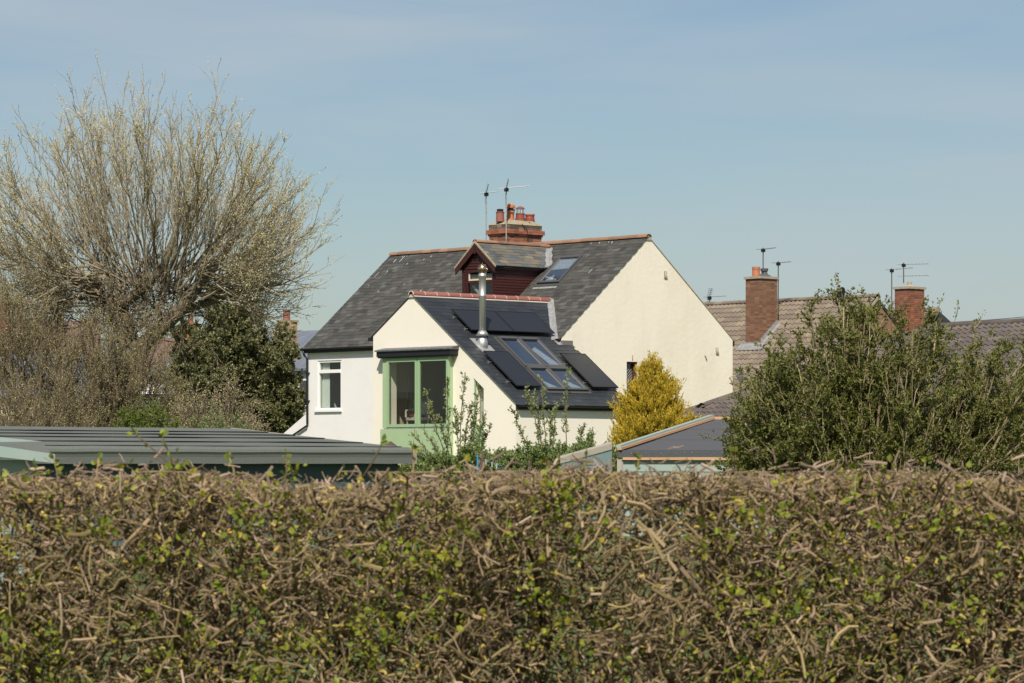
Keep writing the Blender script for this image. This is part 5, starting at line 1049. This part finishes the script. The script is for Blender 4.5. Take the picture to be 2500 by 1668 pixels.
# --- upright leafy shoots in front of the extension
def shoots(label, Y, tips, root, seed, size=(.05, .085)):
    g = np.random.default_rng(seed); b = at(root[0], HZ, Y); b.z = gz(Y); t = veg('leafy_shoots', b, label, 'shrub', 'shrubs with upright shoots'); Cs = []
    for i, (px, py, rx_) in enumerate(tips):
        e = at(px, py, Y + g.uniform(-.4, .4)); s0 = at(rx_, root[1], Y + g.uniform(-.3, .3)); s0.z = gz(Y) - .05; e = np.array(tuple(e)); s_ = np.array(tuple(s0)); m_ = s_ * .5 + e * .5 + np.array([g.normal() * .08, 0, .1])
        C = bez(s_[None], m_[None], e[None], 9)[0] + g.normal(size=(9, 3)) * .01; Cs.append(C)
        trunk('shoot', [Vector(p) for p in C], [.016 - .0013 * j for j in range(9)], M_thick, t, b, 5)
    Cs = np.array(Cs); sp = kids(Cs, 26, .35, 1.0, (.5, 1.1), (.08, .26), up=.25, K=3, g=g); vp('side_spurs', tubes(sp, .005, .003, 4), M_thick, t, b)
    p, T = along(sp, 7, .1, 1, g); p2, T2 = along(Cs, 40, .5, 1, g)
    vp('leaves', leaves(LEAF4, np.concatenate([p, p2]), np.concatenate([T, T2]), size, .7, .5, g), M_shoot, t, b)
shoots('tall leafy shoots rising before the green bay and slot window', 78, [(1094, 925, 1110), (1135, 910, 1125), (1150, 990, 1128), (1040, 960, 1100), (1172, 945, 1140), (1186, 1010, 1150), (1110, 1000, 1118), (1160, 1030, 1140), (1196, 1045, 1150), (1075, 1020, 1110)], (1125, 1130), 21)
shoots('tall leafy shoots rising before the extension side wall', 78, [(1252, 1000, 1320), (1285, 955, 1325), (1320, 925, 1335), (1302, 952, 1330), (1384, 908, 1385), (1360, 990, 1350), (1425, 1040, 1410), (1445, 1052, 1440), (1345, 1010, 1340)], (1340, 1130), 22)
# arching stems before the green panel
shoots('thin arching stems before the sage green bay base', 76, [(1000, 1085, 1090), (1035, 1050, 1100), (1010, 1062, 1085), (1060, 1096, 1110)], (1090, 1120), 23, (.03, .05))
thicket('low_shrub', 'low green ground-hugging shrub below the green bay', 'shrub', 965, 1260, 1104, 1210, 70, 70, M_thick, M_under, buds=9, size=(.03, .065), tmpl=LEAF4, sub=9, seed=31, dep=.8, len2=(.12, .35), r0=.008, group='low shrubs')
thicket('low_shrub', 'low green shrub along the foot of the extension', 'shrub', 1150, 1450, 1100, 1210, 72, 70, M_thick, M_under, buds=9, size=(.03, .065), tmpl=LEAF4, sub=9, seed=32, dep=.8, len2=(.12, .35), r0=.008, group='low shrubs')
thicket('low_shrub', 'low green shrub left of the golden conifer', 'shrub', 1330, 1550, 1092, 1210, 74, 65, M_thick, M_under, buds=9, size=(.03, .065), tmpl=LEAF4, sub=9, seed=33, dep=.8, len2=(.12, .35), r0=.008, group='low shrubs')

# --- golden conifer
def conifer():
    Y = 90; g = np.random.default_rng(41); b = at(1592, HZ, Y); b.z = gz(Y); t = veg('golden_conifer', b, 'golden yellow conifer standing before the cream gable', 'tree'); s = Y / FPX
    top = CZ + (HZ - 888) * s; H_ = top - b.z
    trunk('trunk', [(b.x, b.y, b.z - .1), (b.x, b.y, b.z + H_ * .5), (b.x, b.y, top - .15)], [.11, .07, .01], M_bark, t, b, 8)
    n = 430; f = g.random(n) ** .7; hz = b.z + H_ * (1 - f) * .96 + .02                      # f: 0 top, 1 base
    rad = s * np.interp(f, [0, .08, .2, .4, .6, .8, 1], [2, 12, 32, 62, 86, 100, 96]); a = g.uniform(0, 2 * math.pi, n)
    rad = rad * (1 + .10 * np.sin(3 * a + f * 9) + .08 * np.sin(5 * a - f * 14)) * g.uniform(.55, 1.14, n)
    O = np.stack([b.x + 0 * a, b.y + 0 * a, hz - rad * .35], 1); E_ = np.stack([b.x + np.cos(a) * rad, b.y + np.sin(a) * rad, hz + rad * .22], 1)
    C = bez(O, O * .45 + E_ * .55 + np.array([0, 0, -.05]), E_, 5); vp('branches', tubes(C, .012, .004, 4), M_bark, t, b)
    C2 = kids(C, 13, .55, 1.0, (.15, .65), (.16, .46), up=.75, K=3, wob=.02, g=g); p, T = along(C2, 18, 0, 1, g)
    vp('sprays', leaves(LEAF4, p, nrm(T + np.array([0, 0, .25])), (.05, .115), .35, .22, g), M_gold, t, b)
conifer()

# --- big bush on the right
def big_bush():
    Y = 40; g = np.random.default_rng(51); s = Y / FPX; b = at(2120, HZ, Y); b.z = gz(Y); t = veg('green_bush', b, 'large untrimmed green bush with pale branches at the right', 'bush')
    n = 250; xs_ = [1780, 1850, 1920, 2000, 2060, 2130, 2200, 2280, 2360, 2430, 2500, 2580]; ys_ = [1070, 940, 830, 765, 725, 745, 805, 800, 815, 850, 890, 950]
    px = g.uniform(1770, 2580, n); top = np.interp(px, xs_, ys_) + g.normal(size=n) * 12; py = top + (1170 - top) * g.random(n) ** 1.35 * .9; dy = g.uniform(-.9, .9, n)
    E_ = np.stack([(px - CX) * s, Y + dy, CZ + (HZ - py) * s], 1); rxp = 2120 + (px - 2120) * .35 + g.normal(size=n) * 30
    S_ = np.stack([(rxp - CX) * s, Y + dy * .4, np.full(n, b.z - .05)], 1); m_ = S_ * .45 + E_ * .55 + np.stack([0 * px, 0 * px, (E_[:, 2] - b.z) * .12], 1) + g.normal(size=(n, 3)) * .08
    C = bez(S_, m_, E_, 8) + g.normal(size=(n, 8, 3)) * .018
    for i in range(26): trunk('limb', [Vector(p) for p in C[i * 8]], [.026, .024, .022, .02, .017, .014, .011, .007], M_bushbr, t, b, 6)
    C2 = kids(C, 10, .35, 1, (.3, .9), (.18, .55), up=.1, K=4, g=g); C3 = kids(C2, 4, .2, 1, (.3, 1.0), (.08, .24), up=.08, K=3, g=g)
    vp('branches', cat_([tubes(C, .010, .005, 5), tubes(C2, .005, .0025, 4), tubes(C3, .0025, .0018, 3 + 1)]), M_bushbr, t, b)
    p, T = along(C3, 14, .0, 1, g); p2, T2 = along(C2, 12, .1, 1, g)
    vp('leaves', leaves(LEAF4, np.concatenate([p, p2]), np.concatenate([T, T2]), (.024, .056), .9, .5, g), M_bush, t, b)
    # the tall bare sprigs that stick out
    for (x0, y0, x1, y1) in ((2060, 740, 2036, 668), (2270, 790, 2300, 725), (2325, 800, 2340, 735), (2375, 810, 2400, 765), (1975, 760, 1972, 735)):
        a, c = at(x0, y0, Y), at(x1, y1, Y); trunk('sprig', [a, a.lerp(c, .5) + Vector((.02, 0, 0)), c], [.008, .006, .003], M_bushbr, t, b, 5)
        q = np.array([tuple(a.lerp(c, f)) for f in np.linspace(.35, 1, 16)]) + g.normal(size=(16, 3)) * .02; vp('sprig_leaves', leaves(LEAF4, q, np.tile([[0, 0, 1.]], (16, 1)), (.03, .055), 1.0, .45, g), M_bush, t, b)
big_bush()

# --- clipped hawthorn hedge across the foreground
def hedge():
    g = np.random.default_rng(61); b = Vector((0, 10.6, 0)); t = veg('hedge', b, 'clipped bare hawthorn hedge with new leaves across the foreground', 'hedge')
    Yf, Yb, X0, X1, zb, ztop = 9.9, 11.3, -3.2, 3.2, .5, 1.645
    # connected wood: limbs from the stems to the clipped faces, side branches, spurs
    nb = 420; sx = g.uniform(X0, X1, nb); S0 = np.stack([sx, g.uniform(10.25, 10.8, nb), g.uniform(.35, 1.3, nb)], 1)
    E0 = np.stack([sx + g.normal(size=nb) * .22, Yf + np.abs(g.normal(size=nb)) * .1, np.minimum(S0[:, 2] + g.uniform(.0, .5, nb), ztop - .01)], 1); tf = g.random(nb) < .3
    E0[tf, 1] = g.uniform(Yf, Yb - .2, tf.sum()); E0[tf, 2] = ztop + g.normal(size=tf.sum()) * .012
    B1_ = bez(S0, (S0 + E0) / 2 + g.normal(size=(nb, 3)) * np.array([.09, .05, .07]), E0, 6) + g.normal(size=(nb, 6, 3)) * .008
    B2_ = kids(B1_, 7, .35, 1, (.5, 1.25), (.09, .26), up=.05, K=4, wob=.05, g=g); B3_ = kids(B2_, 5, .15, 1, (.6, 1.4), (.03, .11), up=.03, K=3, wob=.06, g=g)
    for A_ in (B1_, B2_, B3_):
        A_[:, :, 2] = np.minimum(A_[:, :, 2], ztop + .025); A_[:, :, 1] = np.maximum(A_[:, :, 1], Yf - .07)
    r1_ = g.uniform(.004, .010, nb); vp('branches', cat_([tubes(B1_, r1_, r1_ * .6, 6), tubes(B2_, np.repeat(r1_, 7) * .52, np.repeat(r1_, 7) * .34, 6), tubes(B3_, np.repeat(r1_, 35) * .36, np.repeat(r1_, 35) * .22, 6)]), M_htwig, t, b)
    n = 70000
    sh = g.random(n) < .38; y = np.where(sh, Yf + np.abs(g.normal(size=n)) * .085, g.uniform(Yf + .42, Yb, n)); x = g.uniform(X0, X1, n); tl_ = ztop + .02 * np.sin(x * 2.3) + .018 * np.sin(x * 5.1 + 1) - .008
    z = zb + (tl_ - zb - .03) * (1 - g.random(n) ** 1.15); tp_ = g.random(n) < .14; y = np.where(tp_, g.uniform(Yf, Yb, n), y); z = np.where(tp_, tl_ - np.abs(g.normal(size=n)) * .03, z)
    den = .46 + .36 * np.sin(x * 7.3 + 1.7 * np.sin(z * 9)) * np.sin(z * 11 + 1.3 * np.sin(x * 5)) + .34 * np.sin(x * 19 + z * 13 + 2 * np.sin(x * 6)) * np.sin(z * 23 - x * 4); kp = (g.random(n) < den) | ~sh | tp_
    x, y, z, tl_ = x[kp], y[kp], z[kp], tl_[kp]; n = len(x)
    P = np.stack([x, y + .06 * np.sin(z * 7 + x * 3) + .04 * np.sin(x * 11), z], 1); D = nrm(g.normal(size=(n, 3)) * np.array([1.0, .6, .85]) + np.array([0, -.15, .25]))
    lng = g.random(n) < .2; Ln = np.where(lng, g.gamma(3, .026, n) + .04, g.gamma(2, .016, n) + .015)[:, None]
    K = 4; s_ = np.linspace(-.5, .5, K)[None, :, None]; kink = nrm(g.normal(size=(n, 3))) * .16
    C = P[:, None] + D[:, None] * Ln[:, None] * s_ + kink[:, None] * Ln[:, None] * np.abs(s_) * 1.6 + g.normal(size=(n, K, 3)) * .0035
    C[:, :, 2] = np.minimum(C[:, :, 2], tl_[:, None] + g.uniform(0, .02, n)[:, None]); C[:, :, 1] = np.maximum(C[:, :, 1], Yf - .05)
    rad = np.where(lng, np.clip(g.gamma(2.6, .0012, n), .0012, .0075), np.clip(g.gamma(2.6, .0012, n), .0013, .0065))
    front = np.argsort(C[:, 2, 1] + 1.5 * (np.abs(x) > 1.55))[:300]; fs = set(front.tolist()); rest = np.array([i for i in range(n) if i not in fs])
    vp('twigs', tubes(C[rest], rad[rest], rad[rest] * .75, 5), M_htwig, t, b)
    for i in front:
        V, Fc = tubes(C[i:i + 1], rad[i:i + 1], rad[i:i + 1] * .75, 5); link('twig', np_mesh('twig', V - np.array(b), Fc), M_htwig, t)
    # main stems from the ground
    for i in range(34):
        xx = X0 + (X1 - X0) * (i + g.uniform(.1, .9)) / 34; yy = g.uniform(10.3, 10.9); pts = [(xx + g.normal() * .03 * k, yy + g.normal() * .03 * k, -.05 + 1.55 * k / 5) for k in range(6)]
        trunk('stem', pts, [.03, .027, .024, .02, .015, .009], M_htwig, t, b, 7)
    # cut ends along the clipped top
    m = 2000; x = g.uniform(X0, X1, m); y = g.uniform(Yf - .02, Yb, m); hgt = ztop + .02 * np.sin(x * 2.3) + .018 * np.sin(x * 5.1 + 1); e = np.stack([x, y, hgt + .002 + g.normal(size=m) * .026 + (g.random(m) < .01) * g.uniform(.02, .06, m)], 1)
    d = nrm(g.normal(size=(m, 3)) * np.array([.75, .4, .5]) + np.array([0, 0, .55])); L2 = g.uniform(.02, .075, m)[:, None]; Cc = e[:, None] - d[:, None] * L2[:, None] * np.linspace(1, 0, 4)[None, :, None] + g.normal(size=(m, 4, 3)) * .0013
    rr = np.clip(g.gamma(2.6, .0011, m), .0015, .0055); vp('clipped_ends', tubes(Cc, rr, rr * .9, 5), M_hcut, t, b)
    m = 900; x = g.uniform(X0, X1, m); z = g.uniform(zb, ztop, m); e = np.stack([x, g.uniform(Yf - .06, Yf + .25, m), z], 1); d = nrm(g.normal(size=(m, 3)) + np.array([0, -.4, .2])); L2 = g.uniform(.02, .07, m)[:, None]
    Cc = e[:, None] - d[:, None] * L2[:, None] * np.linspace(1, 0, 3)[None, :, None]; rr = g.uniform(.002, .005, m); vp('snapped_ends', tubes(Cc, rr, rr, 5), M_hcut, t, b)
    # leaf tufts
    m = 2700; cl = np.stack([g.uniform(X0, X1, 210), g.uniform(zb, ztop + .02, 210)], 1)[g.integers(0, 210, m)] + g.normal(size=(m, 2)) * np.array([.055, .04]); fr0 = g.random(m) < .2; x = np.where(fr0, g.uniform(X0, X1, m), cl[:, 0]); z = np.clip(np.where(fr0, zb + (ztop - zb + .02) * g.random(m) ** .85, cl[:, 1]), zb, ztop + .03); y = Yf - .05 + .6 * g.random(m) ** 1.8; q = np.stack([x, y, z], 1)
    dens = .5 + .5 * np.sin(x * 3.1 + z * 6) * np.sin(x * 1.3 - z * 9 + 2); keep = g.random(m) < .75 + .25 * dens; q = q[keep]; m = len(q); per = 6
    LP = np.repeat(q, per, 0) + g.normal(size=(m * per, 3)) * .018; T = nrm(LP - np.repeat(q, per, 0) + np.array([0, -.008, .012]))
    nl = len(LP); Yv = nrm(T + g.normal(size=(nl, 3)) * .4); X_ = nrm(np.cross(Yv, g.normal(size=(nl, 3)))); Z_ = np.cross(X_, Yv); sz = g.uniform(.012, .030, nl)
    order = np.argsort(LP[:, 1] + 2 * (np.abs(LP[:, 0]) > 1.55) + 2 * (LP[:, 2] < .98) - sz * 6); fr_, rs = order[:300], order[300:]
    S = np.stack([sz * .9, sz, sz], 1); vp('leaves', scatter(LEAF8[0], LEAF8[1], LP[rs], X_[rs], Yv[rs], Z_[rs], S[rs]), M_hleaf, t, b)
    me = unit_mesh('leaf', LEAF8[0], LEAF8[1], M_hleaf)
    for i in fr_:
        o = link('leaf', me, None, t); A = [X_[i] * S[i, 0], Yv[i] * S[i, 1], Z_[i] * S[i, 2]]; p = LP[i] - np.array(b)
        o.matrix_basis = Matrix([[A[0][r], A[1][r], A[2][r], p[r]] for r in range(3)] + [[0, 0, 0, 1]])
    # lichen crust on old wood, thicker to the left
    m = 2600; x = X0 + (X1 - X0) * g.random(m) ** 1.4; z = zb + (ztop - zb) * g.random(m) ** .7; e = np.stack([x, g.uniform(Yf - .05, Yf + .3, m), z], 1); d = nrm(g.normal(size=(m, 3)) * np.array([1, .5, .7])); L2 = g.uniform(.006, .022, m)[:, None]
    Cc = e[:, None] - d[:, None] * L2[:, None] * np.linspace(-.5, .5, 3)[None, :, None] + g.normal(size=(m, 3, 3)) * .003; rr = g.uniform(.0025, .0065, m); vp('lichen', tubes(Cc, rr, rr * .7, 5), M_lichen, t, b)
    # a few long unclipped sprigs
    for (x0, y0, x1, y1) in ((1140, 1120, 1040, 1140), (325, 1055, 460, 1145), (395, 1062, 430, 1140), (1795, 1105, 1790, 1160), (935, 1080, 870, 1150), (130, 1115, 140, 1160), (560, 1118, 575, 1150), (700, 1112, 690, 1160), (1330, 1128, 1345, 1165), (1430, 1112, 1440, 1160), (1560, 1120, 1540, 1165), (2030, 1118, 2045, 1165), (2260, 1124, 2240, 1165), (1010, 1095, 1000, 1150), (240, 1118, 225, 1160)):
        a, c = at(x0, y0, 10.4), at(x1, y1 + 40, 10.4); trunk('sprig', [c, a.lerp(c, .5) + Vector((.006, 0, .004)), a], [.004, .003, .0022], M_htwig, t, b, 5)
        q = np.array([tuple(a.lerp(c, f)) for f in (0, .02, .05, .05, .25, .28)]) + g.normal(size=(6, 3)) * .004; q = q[:6]
        vp('sprig_leaves', leaves(LEAF8, q, np.tile([[0, -.3, 1.]], (6, 1)), (.016, .028), .9, .9, g), M_hleaf, t, b)
hedge()

# ------------------------------------------------------------------ small things
# white bird droppings streaking down from the ridge
mb = MB(); g9 = random.Random(5)
for k in range(26):
    u = LR + .15 + (g9.random() ** 1.6) * 12.2; s0 = .18 + g9.random() ** 3 * 2.2; L9 = g9.uniform(.03, .12) if k % 4 else g9.uniform(.15, .35); w9 = g9.uniform(.008, .022)
    p9 = Vector((u, 0, ZR)) + dn1 * s0 + n1 * .021
    if -5.7 < u < -3.6 or (u > -4.1 and s0 > 2): continue
    mb.obox(p9, (w9, 0, 0), dn1 * L9 + Vector((g9.uniform(-.03, .03), 0, 0)), n1 * .004)
hb(mb, 'bird_droppings', mat('chalk_white', (.7, .7, .66), .9), roof, B0, kind='stuff')
# washing line on a blue prop behind the hedge
q0 = at(1166, 1112, 58); q1 = at(1225, 1137, 57); wb = Vector((q0.x, q0.y, gz(58)))
wt = empty('washing_line', wb, 0, 'washing line with pegs on a blue prop behind the hedge', 'washing line')
MB().tube([(0, 0, -.05), (0, 0, q0.z - wb.z)], .018, 7).build('prop', mat('blue_plastic', (.03, .22, .34), .5), wt)
MB().tube([(0, 0, -.05), (q1.x - wb.x, q1.y - wb.y, gz(57) - wb.z)], .004, 4).build('guy_rope', M_galv, wt)
d9 = q1 - q0; MB().tube([q0 - wb + d9 * (i / 6) - Vector((0, 0, .03 * math.sin(math.pi * i / 6))) for i in range(7)], .005, 4).build('line', M_galv, wt)
for f in (.35, .6, .8):
    p9 = q0 - wb + d9 * f - Vector((0, 0, .03 * math.sin(math.pi * f))); MB().box((p9.x - .008, p9.y - .008, p9.z - .07), (p9.x + .008, p9.y + .008, p9.z + .02)).build('peg', mat('pale_blue_peg', (.35, .45, .55), .5), wt)
MB().tube([q1 - wb, (q1.x - wb.x, q1.y - wb.y, gz(57) - wb.z - .05)], .018, 7).build('post', mat('dark_blue_post', (.03, .05, .12), .5), wt)
